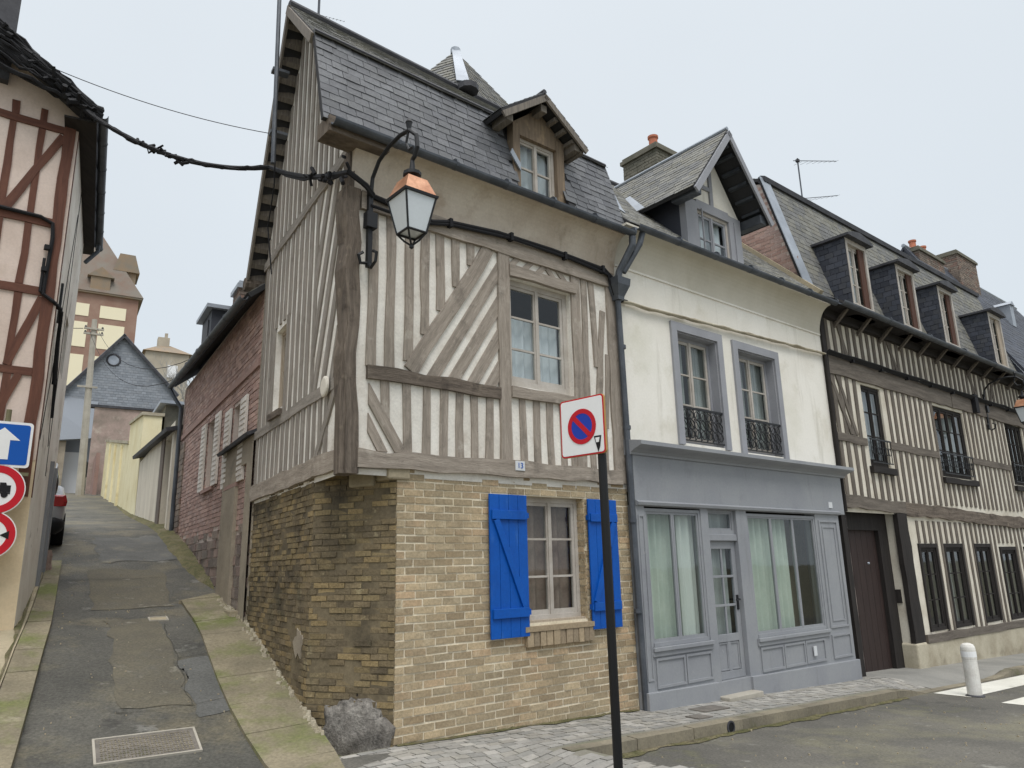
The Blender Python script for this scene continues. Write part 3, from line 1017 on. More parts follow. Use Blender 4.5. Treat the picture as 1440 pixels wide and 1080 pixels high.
# porch floor of the carriage entrance
grid_sheet('pavement', F, rng(8.9, 11.6, .5), rng(-1.2, -.05, .3), lambda u, o, p: -.036 * u - .004, 'pave_asphalt')
# kerb stones; dropped before the carriage entrance
mb = MB()
u = 1.2
while u < 33:
    l = .9 + RND.uniform(-.1, .1)
    for (x0, x1) in ((u, u + l * .5), (u + l * .5, u + l - .006)):
        t = lambda x: (-.036 * x) * 1 - .105 * (1 - kerb_up(x)) * 1 + .002
        j = RND.uniform(-.004, .004)
        top = [F(x0, 1.0, t(x0) + j), F(x1, 1.0, t(x1) + j), F(x1, 1.14 + j, t(x1) + j - .006), F(x0, 1.14 + j, t(x0) + j - .006)]
        mb.hexa([p - V((0, 0, .3)) for p in top] + top)
    u += l
mb.build('kerb', 'kerb')['kind'] = 'structure'
# zebra crossing stripes
for (o0, o1, u0, u1) in ((1.2, 1.72, 8.75, 13.4), (2.2, 2.75, 8.5, 13.2), (3.3, 3.8, 8.4, 13.2), (4.4, 4.9, 8.4, 13.2), (5.5, 6, 8.4, 13.2)):
    grid_sheet('road_marking', F, rng(u0, u1, .5), rng(o0, o1, .25), lambda u, o, p: ground_z(p) + .006, 'paint')

# moss and grit in the joints between walls, footways and kerbs
def moss_strip(pts, wd, mat='moss', seed=0, label=None, h=.02):
    """pts: list of (left point, right point) callables already sampled; a lumpy ribbon between them"""
    mb = MB()
    n = len(pts)
    vs = []
    for i, (a, b) in enumerate(pts):
        for k in range(4):
            t = k / 3
            e = wd * (.55 + .9 * noise.noise((i * .11, seed, 3)) + .25 * noise.noise((i * .4, seed, 8)))
            e = max(.004, e)
            p = a + (b - a) * (t * e)
            vs.append(p + V((0, 0, h * sin(pi * min(1, t * 1.0 + .15)) * max(0, .5 + noise.noise((i * .8, k, seed))))))
    mb.mesh(vs, [(i * 4 + k, (i + 1) * 4 + k, (i + 1) * 4 + k + 1, i * 4 + k + 1) for i in range(n - 1) for k in range(3)])
    o = mb.build('moss', mat, smooth=True)
    o['kind'] = 'stuff'
    o['label'] = label
    return o
def ribbon(f, a0, a1, st):
    return [f(x) for x in rng(a0, a1, st)]
moss_strip(ribbon(lambda u: (F(u, .0, zpave(u, 0) + .008), F(u, 1, zpave(u, 0) + .008)), .02, 3.35, .05), .1, 'moss', 1, 'thin line of moss where the brick front meets the setts')
moss_strip(ribbon(lambda u: (F(u, 1.145, ground_z(F(u, 1.145, 0)) + .007), F(u, 2.145, ground_z(F(u, 1.6, 0)) + .007)), 1.6, 7.9, .06), .16, 'moss', 2, 'mossy gutter along the foot of the street kerb')
moss_strip(ribbon(lambda s_: (S(s_, w_left(s_) + .29, zr(s_) + .034), S(s_, w_left(s_) + 1.0, zr(s_) + .034)), -2.2, 7.6, .08), .1, 'moss', 4, 'moss in the joint behind the left kerb stones')
mb = MB()
for i in range(150):
    s_ = RND.uniform(.3, 5.3)
    w_ = RND.uniform(-.01, .11) * RND.random()
    r = RND.uniform(.008, .032)
    c = S(s_, w_, zr(s_) + .018)
    a_ = RND.uniform(0, 3)
    d1, d2 = V((cos(a_), sin(a_), 0)) * r, V((-sin(a_), cos(a_), 0)) * r * RND.uniform(.5, 1)
    hgt = V((0, 0, r * RND.uniform(.5, 1.1)))
    lo = [c + d1 + d2, c - d1 + d2, c - d1 - d2, c + d1 - d2]
    mb.hexa([q - V((0, 0, .02)) for q in lo] + [c + (q - c) * RND.uniform(.5, .9) + hgt for q in lo])
o = mb.build('gravel', 'stone_base')
o['kind'] = 'stuff'
o['label'] = 'crumbled mortar and grit along the foot of the side wall'
# small litter, leaves and grit on the tarmac
mb = MB()
for i in range(260):
    if i % 2:
        s_, w_ = RND.uniform(-1.2, 9), RND.uniform(.65, 2.2)
        c = S(s_, w_, zroad(s_, w_) + .006)
    else:
        u, o_ = RND.uniform(1.3, 10), RND.uniform(1.2, 3.4)
        q = F(u, o_, 0)
        c = V((q.x, q.y, ground_z(q) + .006))
    r = RND.uniform(.004, .016)
    a_ = RND.uniform(0, 3)
    d1, d2 = V((cos(a_), sin(a_), .1)) * r, V((-sin(a_), cos(a_), .1)) * r * RND.uniform(.4, 1)
    lo = [c + d1, c + d2, c - d1, c - d2]
    mb.hexa([q - V((0, 0, .01)) for q in lo] + [c + (q - c) * .7 + V((0, 0, r * .6)) for q in lo])
o = mb.build('grit', 'stone')
o['kind'] = 'stuff'
o['label'] = 'loose grit scattered over the tarmac'

# ================================================================ CORNER HOUSE
H1 = thing('corner_house', 'grey and white half-timbered corner house with blue shutters and pale brick ground floor', 'house', P0)
# --- plastered upper walls
OPW = (1.5, 2.54, 3.66, 5.02)
mb = MB()
wall(mb, F, -.6, 3.43, 2.5, 5.62, 0, [OPW], .16)
mb.build('wall', 'plaster_old', H1)
GAB = [(0, 2.5), (3.68, 2.5), (3.72, 6.0), (2.12, 9.14), (.12, 7.18), (-.05, 6.05)]
SW = (2.32, 2.86, 3.62, 4.72)
mb = MB()
wall(mb, S, 0, 3.7, 2.5, 6.0, 0, [SW], .14)
mb.prism(S, [(0, 6.0), (3.72, 6.0), (2.12, 9.16), (.14, 7.2), (-.05, 6.1)], -.1, 0)
mb.build('gable_wall', 'plaster_gable', H1)
mb = MB()
mb.prism(Frame(S(3.72, 0, 0), F.a, dS), [(0, -.5), (4.2, -.5), (4.2, 6.0), (0, 6.0)], -.1, 0)
mb.prism(Frame(F(3.43, 0, 0), oF, dF), [(-.01, -.5), (-3.7, -.5), (-3.7, 6), (-2.3, 9.1), (-.12, 7.15), (-.01, 6)], -.1, 0)
mb.build('rear_wall', 'render_grey', H1)
mb = MB()
mb.box(F, -.1, 3.3, -.95, -.9, .2, 7.0)
mb.box(F, -.1, 3.3, -.9, -.17, 2.9, 2.95)
mb.build('interior_wall', 'dark_room', H1)
# --- front brick floor
OPG = (1.68, 2.62, .98, 2.38)
mb = MB()
wall(mb, F, 0, 3.43, -.4, 2.6, -.008, [OPG], .2)
mb.build('wall', 'mortar_front', H1)
mb = MB()
bricks(mb, F, 0.004, 3.42, -.3, 2.6, 0, [OPG], H=.06, J=.017, jit=.004)
mb.build('brick_facing', 'brick_front', H1)
mb = MB()   # bricks lining the window's sides
for a_, d_ in ((OPG[0], dF), (OPG[1], -dF)):
    fr = Frame(F(a_, 0, 0), -oF, d_)
    mb = MB()
    bricks(mb, fr, .0, .2, OPG[2], OPG[3], .012, Lb=.1)
    mb.build('reveal', 'brick_front', H1)
# --- side brick floor and the cut corner
mb = MB()
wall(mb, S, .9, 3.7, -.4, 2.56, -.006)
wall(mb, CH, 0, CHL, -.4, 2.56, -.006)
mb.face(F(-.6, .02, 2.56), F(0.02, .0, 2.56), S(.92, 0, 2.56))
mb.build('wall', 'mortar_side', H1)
HOLES = [(1.62, 1.02, .09), (1.5, .97, .08), (1.4, 1.0, .07), (1.3, .66, .07), (1.42, .62, .06), (2.0, 1.22, .07), (1.15, .62, .06)]
def okb(a, c):
    return all(math.hypot(a - x, c - y) > r for x, y, r in HOLES)
mb = MB()
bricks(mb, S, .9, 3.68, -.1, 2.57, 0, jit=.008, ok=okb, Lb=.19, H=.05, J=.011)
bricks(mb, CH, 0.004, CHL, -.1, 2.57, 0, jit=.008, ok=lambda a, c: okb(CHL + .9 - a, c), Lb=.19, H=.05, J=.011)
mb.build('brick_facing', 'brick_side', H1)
# grey mend in the side brickwork
mb = MB()
ol = []
for i in range(18):
    t = 2 * pi * i / 18
    r = 1 + .9 * noise.noise((cos(t) * 1.7, sin(t) * 1.7, 4))
    ol.append((1.2 + .15 * r * cos(t), .87 + .16 * r * sin(t)))
mb.prism(S, ol, -.01, .007)
mb.build('cement_patch', 'render_grey', H1)
# corbel stones and beam end below the corner post
mb = MB()
mb.box(F, -.12, .14, -.25, .035, 2.47, 2.62)
mb.box(CH, .25, .55, -.2, .05, 2.42, 2.6)
mb.build('corbel', 'stone', H1, bevel=.02)
# --- big timbers
stud(H1, F, (-.535, 2.5), (-.585, 5.5), .14, 'timber_dark', -.2, .045, 'corner_post', .02)
stud(H1, S, (.055, 2.5), (.06, 5.95), .17, 'timber_dark', -.02, .045, 'corner_post', .015)
stud(H1, F, (-.47, 2.66), (3.3, 2.68), .17, 'timber', -.02, .06, 'sill_beam', .016)
stud(H1, F, (-.38, 3.54), (1.34, 3.53), .135, 'timber_dark', 0, .045, 'rail', .012)
stud(H1, F, (1.41, 2.75), (1.42, 5.32), .17, 'timber', 0, .035, 'post')
stud(H1, F, (-.5, 5.39), (3.36, 5.37), .2, 'timber', 0, .05, 'top_plate', .01)
stud(H1, F, (1.5, 5.09), (2.62, 5.09), .14, 'timber', 0, .06, 'lintel')
stud(H1, F, (2.62, 2.75), (2.63, 5.28), .16, 'timber', 0, .03, 'post')
stud(H1, F, (3.3, 2.6), (3.32, 5.3), .2, 'timber', 0, .03, 'post')
stud(H1, F, (1.5, 3.58), (2.54, 3.58), .13, 'timber', 0, .055, 'rail')
stud(H1, F, (.13, 3.62), (1.2, 5.29), .17, 'timber', 0.002, .034, 'brace', .01)
# studs left of the brace, each stopped where the brace crosses
for x, wd in ((-.338, .115), (-.109, .11), (.107, .105), (.318, .105), (.52, .11), (.73, .105), (.93, .1), (1.1, .075)):
    y0 = 3.6
    yb = 3.62 + (x - .13) / 1.07 * 1.67 + .14
    if yb > y0:
        y0 = yb
    if y0 < 5.2:
        stud(H1, F, (x + RND.uniform(-.01, .01), y0), (x + RND.uniform(-.01, .01), 5.3), wd, 'timber', 0, .02)
# slanting studs right of the brace
PAN = [(.25, 3.6), (1.335, 3.6), (1.335, 5.3), (1.25, 5.3)]
for k in (.42, .69, .95, 1.2):
    cstud(H1, F, PAN, (k, 3.6), (k + 1.07 * .98, 3.6 + 1.67 * .98), .135, 'timber', 0, .02)
# lower panel
PAN2 = [(-.35, 2.74), (1.33, 2.74), (1.33, 3.47), (-.35, 3.47)]
cstud(H1, F, PAN2, (-.38, 3.36), (.02, 2.76), .12, 'timber', 0, .024, 'brace')
cstud(H1, F, PAN2, (-.52, 3.3), (-.18, 2.74), .1, 'timber', 0, .018)
for x in (-.15, .115, .335, .56, .77, .97, 1.175):
    y0 = 2.75 if x > 0 else 3.05
    stud(H1, F, (x, y0), (x + RND.uniform(-.02, .02), 3.48), .1, 'timber', 0, .018)
for x in (1.685, 1.9, 2.11, 2.33, 2.5):
    stud(H1, F, (x, 2.75), (x + RND.uniform(-.015, .015), 3.52), .095, 'timber', 0, .018)
for x in (2.83, 3.05):
    stud(H1, F, (x, 2.75), (x, 3.5), .1, 'timber', 0, .018)
PAN3 = [(1.5, 5.16), (2.55, 5.16), (2.55, 5.29), (1.5, 5.29)]
for k in (1.5, 1.72, 1.94):
    cstud(H1, F, PAN3, (k, 5.12), (k + .2, 5.32), .07, 'timber', 0, .02)
for k in (2.3, 2.5):
    cstud(H1, F, PAN3, (k, 5.12), (k - .2, 5.32), .07, 'timber', 0, .02)
stud(H1, F, (2.775, 3.2), (2.79, 5.28), .1, 'timber', 0, .02)
stud(H1, F, (2.97, 4.1), (2.93, 5.28), .1, 'timber', 0, .02)
stud(H1, F, (2.9, 3.0), (3.14, 4.9), .1, 'timber', 0, .02, 'brace')
stud(H1, F, (3.1, 3.3), (3.19, 4.3), .07, 'timber', 0, .018)
# --- alley side timbers
stud(H1, S, (.15, 2.65), (3.7, 2.64), .2, 'timber', -.02, .05, 'sill_beam', .012)
stud(H1, S, (.15, 3.45), (3.7, 3.44), .12, 'timber_gable', 0, .03, 'rail')
stud(H1, S, (.1, 5.98), (3.7, 5.96), .13, 'timber_gable', 0, .035, 'rail')
stud(H1, S, (2.3, 3.54), (2.88, 3.54), .08, 'timber_dark', 0, .07, 'window_sill')
x = .5
while x < 3.7:
    wd = RND.uniform(.09, .12)
    if not (2.2 < x < 2.96):
        if x > 1.1:
            stud(H1, S, (x, 3.5), (x + RND.uniform(-.01, .01), 5.92), wd, 'timber_gable', 0, .018, jit=.004)
    elif x < 2.9:
        stud(H1, S, (x, 4.78), (x, 5.92), wd, 'timber_gable', 0, .018, jit=.004)
    stud(H1, S, (x + .05, 2.74), (x + .05 + RND.uniform(-.01, .01), 3.4), wd, 'timber_gable', 0, .018, jit=.004)
    tp = min(7.05 + (x - .12) * .99, 9.1 - max(0, x - 2.12) * 1.96) - .02
    if tp > 6.2:
        stud(H1, S, (x, 6.03), (x, tp), wd, 'timber_gable', 0, .018, jit=.004)
    x += .215 + RND.uniform(-.015, .015)
stud(H1, S, (2.24, 3.5), (2.24, 4.8), .12, 'timber_gable', 0, .02)
stud(H1, S, (2.93, 3.5), (2.93, 4.8), .12, 'timber_gable', 0, .02)
PANS = [(.27, 3.51), (1.15, 3.51), (1.15, 5.92), (.27, 5.92)]
for k in (.42, .72, 1.02, 1.3, 1.6, 1.9, 2.2):
    cstud(H1, S, PANS, (k, 3.5), (k - .9, 5.9), .12, 'timber_gable', 0, .02)
cstud(H1, S, [(.27, 2.75), (.9, 2.75), (.9, 3.39), (.27, 3.39)], (.85, 2.75), (.3, 3.35), .1, 'timber_gable', 0, .026, 'brace')
# round plate on the side wall
mb = MB()
mb.lathe((0, 0, 0), [(.0, 0), (.11, 0), (.11, .02), (.09, .03), (0, .03)], 20)
c0 = S(.47, .05, 3.45)
mb.v = [c0 + S.a * p.x + V((0, 0, 1)) * p.y + S.b * p.z for p in mb.v]
mb.build('plate_or_shade_band', 'disc', H1)
# --- cove under the eaves
def cove(parent, a0, a1, c0, c1, out, mat, n=10):
    mb = MB()
    pr = []
    for i in range(n + 1):
        t = i / n * pi / 2
        pr.append((out * (1 - cos(t)) + .012, c0 + (c1 - c0) * sin(t)))
    pr += [(out + .012, c1 + .03), (-.05, c1 + .03), (-.05, c0)]
    mb.sweep([(b, c) for b, c in pr], F(a0, 0, 0), F(a1, 0, 0), oF, V((0, 0, 1)))
    return mb.build('cove', mat, parent)
cove(H1, -.62, 3.42, 5.5, 6.0, .24, 'plaster_cove')
# wall plate end sticking out at the corner
stud(H1, F, (-1.0, 6.0), (-.3, 6.0), .17, 'timber_dark', -.02, .26, 'beam_end')
# --- roof: steep slate front, shallower top, rear slope
E0, E1 = F(-1.05, .22, 6.06), F(3.5, .22, 6.06)
B0, B1 = F(-1.05, -.1, 7.27), F(3.5, -.12, 7.25)
R0, R1 = S(2.1, .26, 9.24), F(3.5, -2.22, 9.2)
K0, K1 = S(3.98, .2, 5.88), F(3.5, -4.1, 5.9)
mb = MB()
nb = V((0, 0, .0))
ul = (E1 - E0).length
mb.slab_cut(E0, E1, B1, B0, .05, [((1.56 + 1.05) / 4.55, (2.43 + 1.05) / 4.55)], .93)
mb.slab(B0, B1, R1, R0, .07)
mb.slab(K0, K1, R1, R0, .07)
rf = mb.build('roof', 'deck', H1)
mb = MB()
DQ = [(1.62, 2.68)]
def in_dormer(p):
    u_, o_ = uo(p)
    return 1.5 < u_ < 2.48 and p.z < 7.15
slates(mb, E0, E1, B1, B0, .19, .105, skip=in_dormer)
mb.build('slate_tiles', 'slate', rf)
mb = MB()
slates(mb, B0 + (B0 - R0) * .02, B1 + (B1 - R1) * .02, R1, R0, .2, .12)
mb.build('slate_tiles', 'slate_moss', rf)
mb = MB()
slates(mb, K0, K1, R1, R0, .22, .13)
mb.build('slate_tiles', 'slate_moss', rf)
mb = MB()
mb.tube([R0.lerp(R1, t) + V((0, 0, .02)) for t in (0, .25, .5, .75, 1)], .06, 8)
mb.build('ridge', 'lead', rf)
mb = MB()
mb.tube([B0 + V((0, 0, .012)), B1 + V((0, 0, .012))], .03, 6)
mb.build('roof_roll', 'lead', rf)
# verge boards and the dark rafters under the overhang
mb = MB()
def board(mb, A, B, wd, tk, out):
    d = (B - A).normalized()
    dn = d.cross(out).normalized()
    if dn.z > 0:
        dn = -dn
    mb.hexa([A, B, B + dn * wd, A + dn * wd, A + out * tk, B + out * tk, B + dn * wd + out * tk, A + dn * wd + out * tk])
board(mb, R0 + V((0, 0, -.02)), K0 + V((0, 0, -.02)), .12, .03, wS)
mb.build('bargeboard', 'barge_old', H1)
mb = MB()
board(mb, B0 + V((0, 0, -.02)), R0 + V((0, 0, -.02)), .11, .03, wS)
mb.build('bargeboard', 'barge_old', H1)
mb = MB()
for i in range(16):
    t = (i + .5) / 16
    p = R0.lerp(K0, t) - V((0, 0, .09))
    mb = MB()
    mb.box(Frame(p, -wS, (R0 - K0).normalized()), -.0, .36, -.035, .035, -.1, 0)
    mb.build('rafter', 'barge_old', H1)
mb = MB()
p = K0 - V((0, 0, .12))
mb.tube([p + wS * .05, p - wS * .5], .1, 10)
mb.build('beam_end', 'timber_dark', H1)
# --- gutter and its pipes
gutter(H1, F(-.98, .31, 6.02), F(3.52, .31, 6.05), oF, .062)
mb = MB()
mb.tube([F(3.5, .31, 5.98), F(3.5, .3, 5.86), F(3.4, .12, 5.5), F(3.37, .1, 5.34)], .05, 10)
mb.tube([F(3.72, .31, 6.1), F(3.66, .3, 5.92), F(3.46, .14, 5.5)], .045, 10)
mb.lathe(F(3.37, .1, 5.08), [(.055, 0), (.06, .05), (.12, .2), (.13, .3), (.12, .3)], 4, sq=True)
dpz = [5.1, 4.2, 3.2, 2.2, 1.2, .4, -.14]
mb.tube([F(3.37 + .012 * i, .09, z) for i, z in enumerate(dpz)], .042, 10)
for z in (4.4, 3.3, 2.1, 1.0):
    mb.tube([F(3.4, .09, z), F(3.4, .09, z + .05)], .052, 10)
mb.build('downpipe', 'gutter', H1)
# --- windows
mb = MB()
window(H1, F, 1.5, 2.54, 3.66, 5.02, -.1, 'wood_pale', 2, (1 / 3, 2 / 3), .07, .04,
       cur=[('curtain', .02, .98, .0, .68, 7)], label='upper window with white half curtains')
window(H1, F, 1.68, 2.62, .98, 2.38, -.14, 'wood_pale', 2, (1 / 3, 2 / 3), .06, .04, cur=[('curtain_red', .04, .97, .0, 1, 5)], label='street window with brown curtains')
window(H1, S, 2.32, 2.86, 3.62, 4.72, -.1, 'wood_frame', 1, (.5,), .05, .04, label='narrow side window')
mb = MB()
bricks(mb, Frame(F(0, 0, 0), dF, oF), 1.6, 2.68, .74, .9, .05, Lb=.085, H=.15, depth=.2)
mb.box(F, 1.6, 2.66, -.16, .06, .895, .95)
mb.build('window_sill', 'sill_brick', H1)
mb = MB()
mb.box(F, 1.685, 2.615, -.19, -.02, .98, 1.005)
mb.build('window_sill', 'wood_frame', H1)
# --- shutters
def shutter(a0, a1, side):
    mb = MB()
    n = 4
    w_ = (a1 - a0) / n
    for i in range(n):
        mb.box(F, a0 + i * w_ + .002, a0 + (i + 1) * w_ - .002, .03, .055, .855, 2.375)
    o = mb.build('shutter', 'blue', H1, bevel=.004)
    for z in (2.1, 1.06):
        mb = MB()
        mb.box(F, a0 + .02, a1 - .02, .056, .082, z, z + .1)
        mb.build('batten', 'blue', o, bevel=.004)
    mb = MB()
    x0, x1 = (a0 + .08, a1 - .06) if side else (a1 - .08, a0 + .06)
    mb.bar(F, (x0, 2.098), (x1, 1.162), .08, .056, .08, .0)
    mb.build('batten', 'blue', o, bevel=.004)
    mb = MB()
    hx = a1 if side else a0
    for z in (2.15, 1.11):
        mb = MB()
        mb.box(F, hx - .012, hx + .012, .02, .07, z - .03, z + .03)
        mb.build('hinge', 'blue', o)
shutter(1.13, 1.665, True)
shutter(2.645, 3.15, False)
# --- house number
mb = MB()
mb.box(F, 1.5, 1.64, .062, .072, 2.65, 2.76)
hn = mb.build('house_number', 'plate_blue', H1, bevel=.004)
text(hn, 'digits', '13', .09, F, 1.57, .075, 2.705, 'sign_blue2')
# --- dormer
DM = MB()
db = .12
for (x0, x1) in ((1.55, 1.66), (2.3, 2.43)):
    DM.box(F, x0, x1, db - .12, db, 5.95, 7.1)
DM.prism(F, [(1.66, 6.96), (2.3, 6.96), (2.3, 7.1), (2.43, 7.1), (1.98, 7.44), (1.55, 7.1), (1.66, 7.1)], db - .12, db - .01)
DM.box(F, 1.66, 2.3, db - .14, db + .02, 6.0, 6.14)
dm = DM.build('dormer', 'dormer_wood', H1)
for x in (1.56, 2.41):
    mb = MB()
    mb.box(F, x, x + .015, -.55, db - .12, 5.95, 7.15)
    mb.build('cheek', 'slate_cheek', dm)
mb = MB()
ap, ez_ = 7.57, 7.03
fl, frr, bl, br = F(1.2, .32, ez_), F(2.68, .32, ez_), F(1.2, -.08, ez_), F(2.68, -.08, ez_)
fa, ba = F(1.94, .32, ap), F(1.94, -.6, ap)
mb.slab(fl, bl, ba, fa, .05)
mb.slab(br, frr, fa, ba, .05)
mb.build('dormer_roof', 'deck', dm)
for q in ((fl, bl, ba, fa), (br, frr, fa, ba)):
    mb = MB()
    slates(mb, q[0] + V((0, 0, .01)), q[1] + V((0, 0, .01)), q[2], q[3], .16, .11)
    mb.build('slate_tiles', 'slate', dm)
mb = MB()
mb.tube([fa + V((0, 0, .015)), ba + V((0, 0, .015))], .035, 8)
mb.build('ridge', 'lead', dm)
for e in (fl, frr):
    mb = MB()
    board(mb, fa - V((0, 0, .04)), e - V((0, 0, .04)), .08, .03, oF)
    mb.build('bargeboard', 'barge_old', dm)
for x, z in ((1.36, 7.03), (2.52, 7.03), (1.94, 7.38)):
    mb = MB()
    mb.box(F, x - .05, x + .05, db - .12, .29, z - .08, z + .02)
    mb.build('purlin', 'barge_old', dm)
for i in range(4):
    t = .3 + i * .2
    mb = MB()
    mb.box(Frame(fa.lerp(frr, t) - V((0, 0, .1)), dF, oF), -.03, .03, -.36, -.03, -.05, .0)
    mb.build('rafter', 'barge_old', dm)
window(dm, F, 1.66, 2.3, 6.14, 6.96, db - .1, 'wood_pale', 2, (.5,), .04, .03, cur=[('curtain', 0, .98, 0, .98, 4)], name='window')
mb = MB()
mb.mesh([F(1.5, .16, 6.68), F(1.64, .15, 6.52), F(1.64, .15, 6.42), F(1.46, .17, 6.6), F(1.5, .14, 6.68), F(1.64, .13, 6.52), F(1.64, .13, 6.42), F(1.46, .15, 6.6)],
        [(0, 1, 2, 3), (7, 6, 5, 4), (0, 1, 5, 4), (1, 2, 6, 5), (2, 3, 7, 6), (3, 0, 4, 7)])
mb.build('flashing', 'zinc', dm)
# --- pavilion roof behind the ridge
mb = MB()
AP = F(2.95, -3.1, 10.78)
cs = [F(2.2, -2.1, 9.2), F(4.5, -2.5, 9.2), F(4.3, -4.6, 9.2), F(1.6, -3.9, 9.2)]
cs = [F(2.35, -2.0, 9.05), F(5.7, -2.75, 9.0), F(4.4, -5.0, 9.0), F(1.4, -3.6, 9.0)]
mb.mesh([*cs, AP], [(0, 1, 4), (1, 2, 4), (2, 3, 4), (3, 0, 4), (0, 1, 2, 3)])
pr = mb.build('pavilion_roof', 'deck', H1)
mb = MB()
for i in range(4):
    A, B = cs[i], cs[(i + 1) % 4]
    slates(mb, A + (AP - A) * .1, B + (AP - B) * .1, AP.lerp(B, .03), AP.lerp(A, .03), .2, .13, lift=.02)
mb.build('slate_tiles', 'slate_moss', pr)
mb = MB()
d = (AP - cs[0])
sd = d.cross(V((0, 0, 1))).normalized()
n_ = sd.cross(d).normalized()
n_ = n_ if n_.z > 0 else -n_
mb.hexa([cs[0] + d * .2 - sd * .11 + n_ * .03, cs[0] + d * .2 + sd * .11 + n_ * .03, AP + sd * .07 + n_ * .03, AP - sd * .07 + n_ * .03] + [q for q in (cs[0] + d * .2 - sd * .11 + n_ * .05, cs[0] + d * .2 + sd * .11 + n_ * .05, AP + sd * .07 + n_ * .05, AP - sd * .07 + n_ * .05)])
mb.lathe(AP + V((0, 0, -.05)), [(.09, 0), (.09, .1), (.03, .14)], 8)
mb.build('hip_flashing', 'zinc', pr)
mb = MB()
mb.lathe(F(2.42, -2.0, 9.1), [(.17, 0), (.17, .1), (.1, .15), (.02, .16)], 10)
mb.build('vent_cap', 'lead', pr)
# zinc valley where this roof meets the next
mb = MB()
mb.slab(F(3.45, .1, 6.5), F(3.62, .12, 6.45), F(3.75, -.3, 7.0), F(3.5, -.15, 7.2), .02)
mb.build('flashing', 'zinc', H1)

# mend of grey cement that guards the cut corner
mb = MB()
n, m = 26, 12
vs = []
ctr = CH(.42, -.005, 0)
for j in range(m + 1):
    for i in range(n):
        ph, th = 2 * pi * i / n, pi / 2 * j / m
        k = 1 + .3 * noise.noise((cos(ph) * 1.9, 1.7 + sin(ph), j * .35)) + .14 * noise.noise((cos(ph) * 5, sin(ph) * 5, j * .8))
        vs.append(ctr + CH.a * (.42 * k * cos(ph) * max(0, cos(th)) ** .6) + CH.b * (.05 * k * sin(ph) * max(0, cos(th)) ** .5) + V((0, 0, -.12 + .48 * k * sin(th))))
mb.mesh(vs, [(j * n + i, j * n + (i + 1) % n, (j + 1) * n + (i + 1) % n, (j + 1) * n + i) for j in range(m) for i in range(n)])
gs = mb.build('guard_stone', 'cement', base=ctr, smooth=True)
tag(gs, 'rough grey cement guard stone bedded at the foot of the brick corner', 'guard stone')

# ================================================================ WHITE HOUSE WITH THE GREY SHOPFRONT
H2 = thing('plaster_house', 'white plastered house over a grey wooden shopfront with two tall upper windows', 'house', F(6.2, 0, -.2))
O1, O2 = (4.69, 5.68, 3.25, 4.92), (6.22, 7.29, 3.23, 4.9)
mb = MB()
wall(mb, F, 3.43, 9.02, 3.0, 5.75, 0.004, [O1, O2], .2)
mb.build('wall', 'plaster_white', H2)
mb = MB()
fr = Frame(F(9.02, 0, 0), -oF, dF)
mb.prism(fr, [(.45, -.6), (4.6, -.6), (4.6, 6.2), (2.3, 8.7), (.0, 6.3), (.0, 3.2), (.45, 3.2)], -.1, 0)
mb.prism(Frame(F(0, -4.5, 0), dF, -oF), [(3.45, -.6), (9.0, -.6), (9.0, 6.2), (3.45, 6.2)], -.1, 0)
mb.build('rear_wall', 'plaster_white', H2)
mb = MB()
mb.box(F, 3.5, 8.9, -1.2, -1.15, -.3, 5.9)
mb.box(F, 3.5, 8.9, -1.15, -.02, 2.96, 3.0)
mb.build('interior_wall', 'dark_room', H2)
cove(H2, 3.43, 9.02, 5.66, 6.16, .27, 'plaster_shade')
mb = MB()
mb.box(F, 3.43, 9.0, .004, .024, 5.63, 5.66)
mb.build('string_course', 'plaster_white', H2)
for q, (a0, a1, c0, c1) in enumerate((O1, O2)):
    mb = MB()
    mb.box(F, a0 - .13, a0, .004, .04, c0 - .03, c1 + .13)
    mb.box(F, a1, a1 + .13, .004, .04, c0 - .03, c1 + .13)
    mb.box(F, a0, a1, .004, .04, c1, c1 + .13)
    mb.box(F, a0, a0 + .02, -.2, .003, c0, c1)
    mb.box(F, a1 - .02, a1, -.2, .003, c0, c1)
    mb.box(F, a0 + .02, a1 - .02, -.2, .003, c1 - .02, c1)
    cs_ = mb.build('window_casing', 'casing_grey', H2)
    wn = window(H2, F, a0 + .02, a1 - .02, c0, c1 - .02, -.16, 'casing_grey', 2, (.36, .66), .05, .045,
                cur=[('curtain_grey', .02, .46, 0, 1, 5), ('curtain_grey', .56, .98, 0, 1, 5)], bar_m='wood_pale', label='tall left upper window' if q == 0 else 'tall right upper window')
    mb = MB()
    y = .0
    z0, z1 = c0 + .04, c0 + .53
    mb.box(F, a0, a1, y - .012, y + .014, z1 - .02, z1 + .012)
    mb.box(F, a0, a1, y - .01, y + .01, z0, z0 + .016)
    k = 7
    for i in range(k + 1):
        x = a0 + .01 + (a1 - a0 - .02) * i / k
        mb.tube([F(x, y, z0), F(x, y, z1)], .007, 5)
        if i < k:
            xc = x + (a1 - a0) / k / 2
            for zz, r in ((z0 + .11, .055), (z0 + .25, .065), (z0 + .39, .055)):
                mb.tube([F(xc + r * cos(t * pi / 6), y, zz + r * 1.1 * sin(t * pi / 6)) for t in range(13)], .008, 5, cap=False)
            mb.tube([F(xc - .05, y, z0 + .03), F(xc + .05, y, z0 + .2), F(xc - .05, y, z0 + .33), F(xc + .05, y, z0 + .47)], .007, 5)
    mb.build('balcony_rail', 'iron', wn)
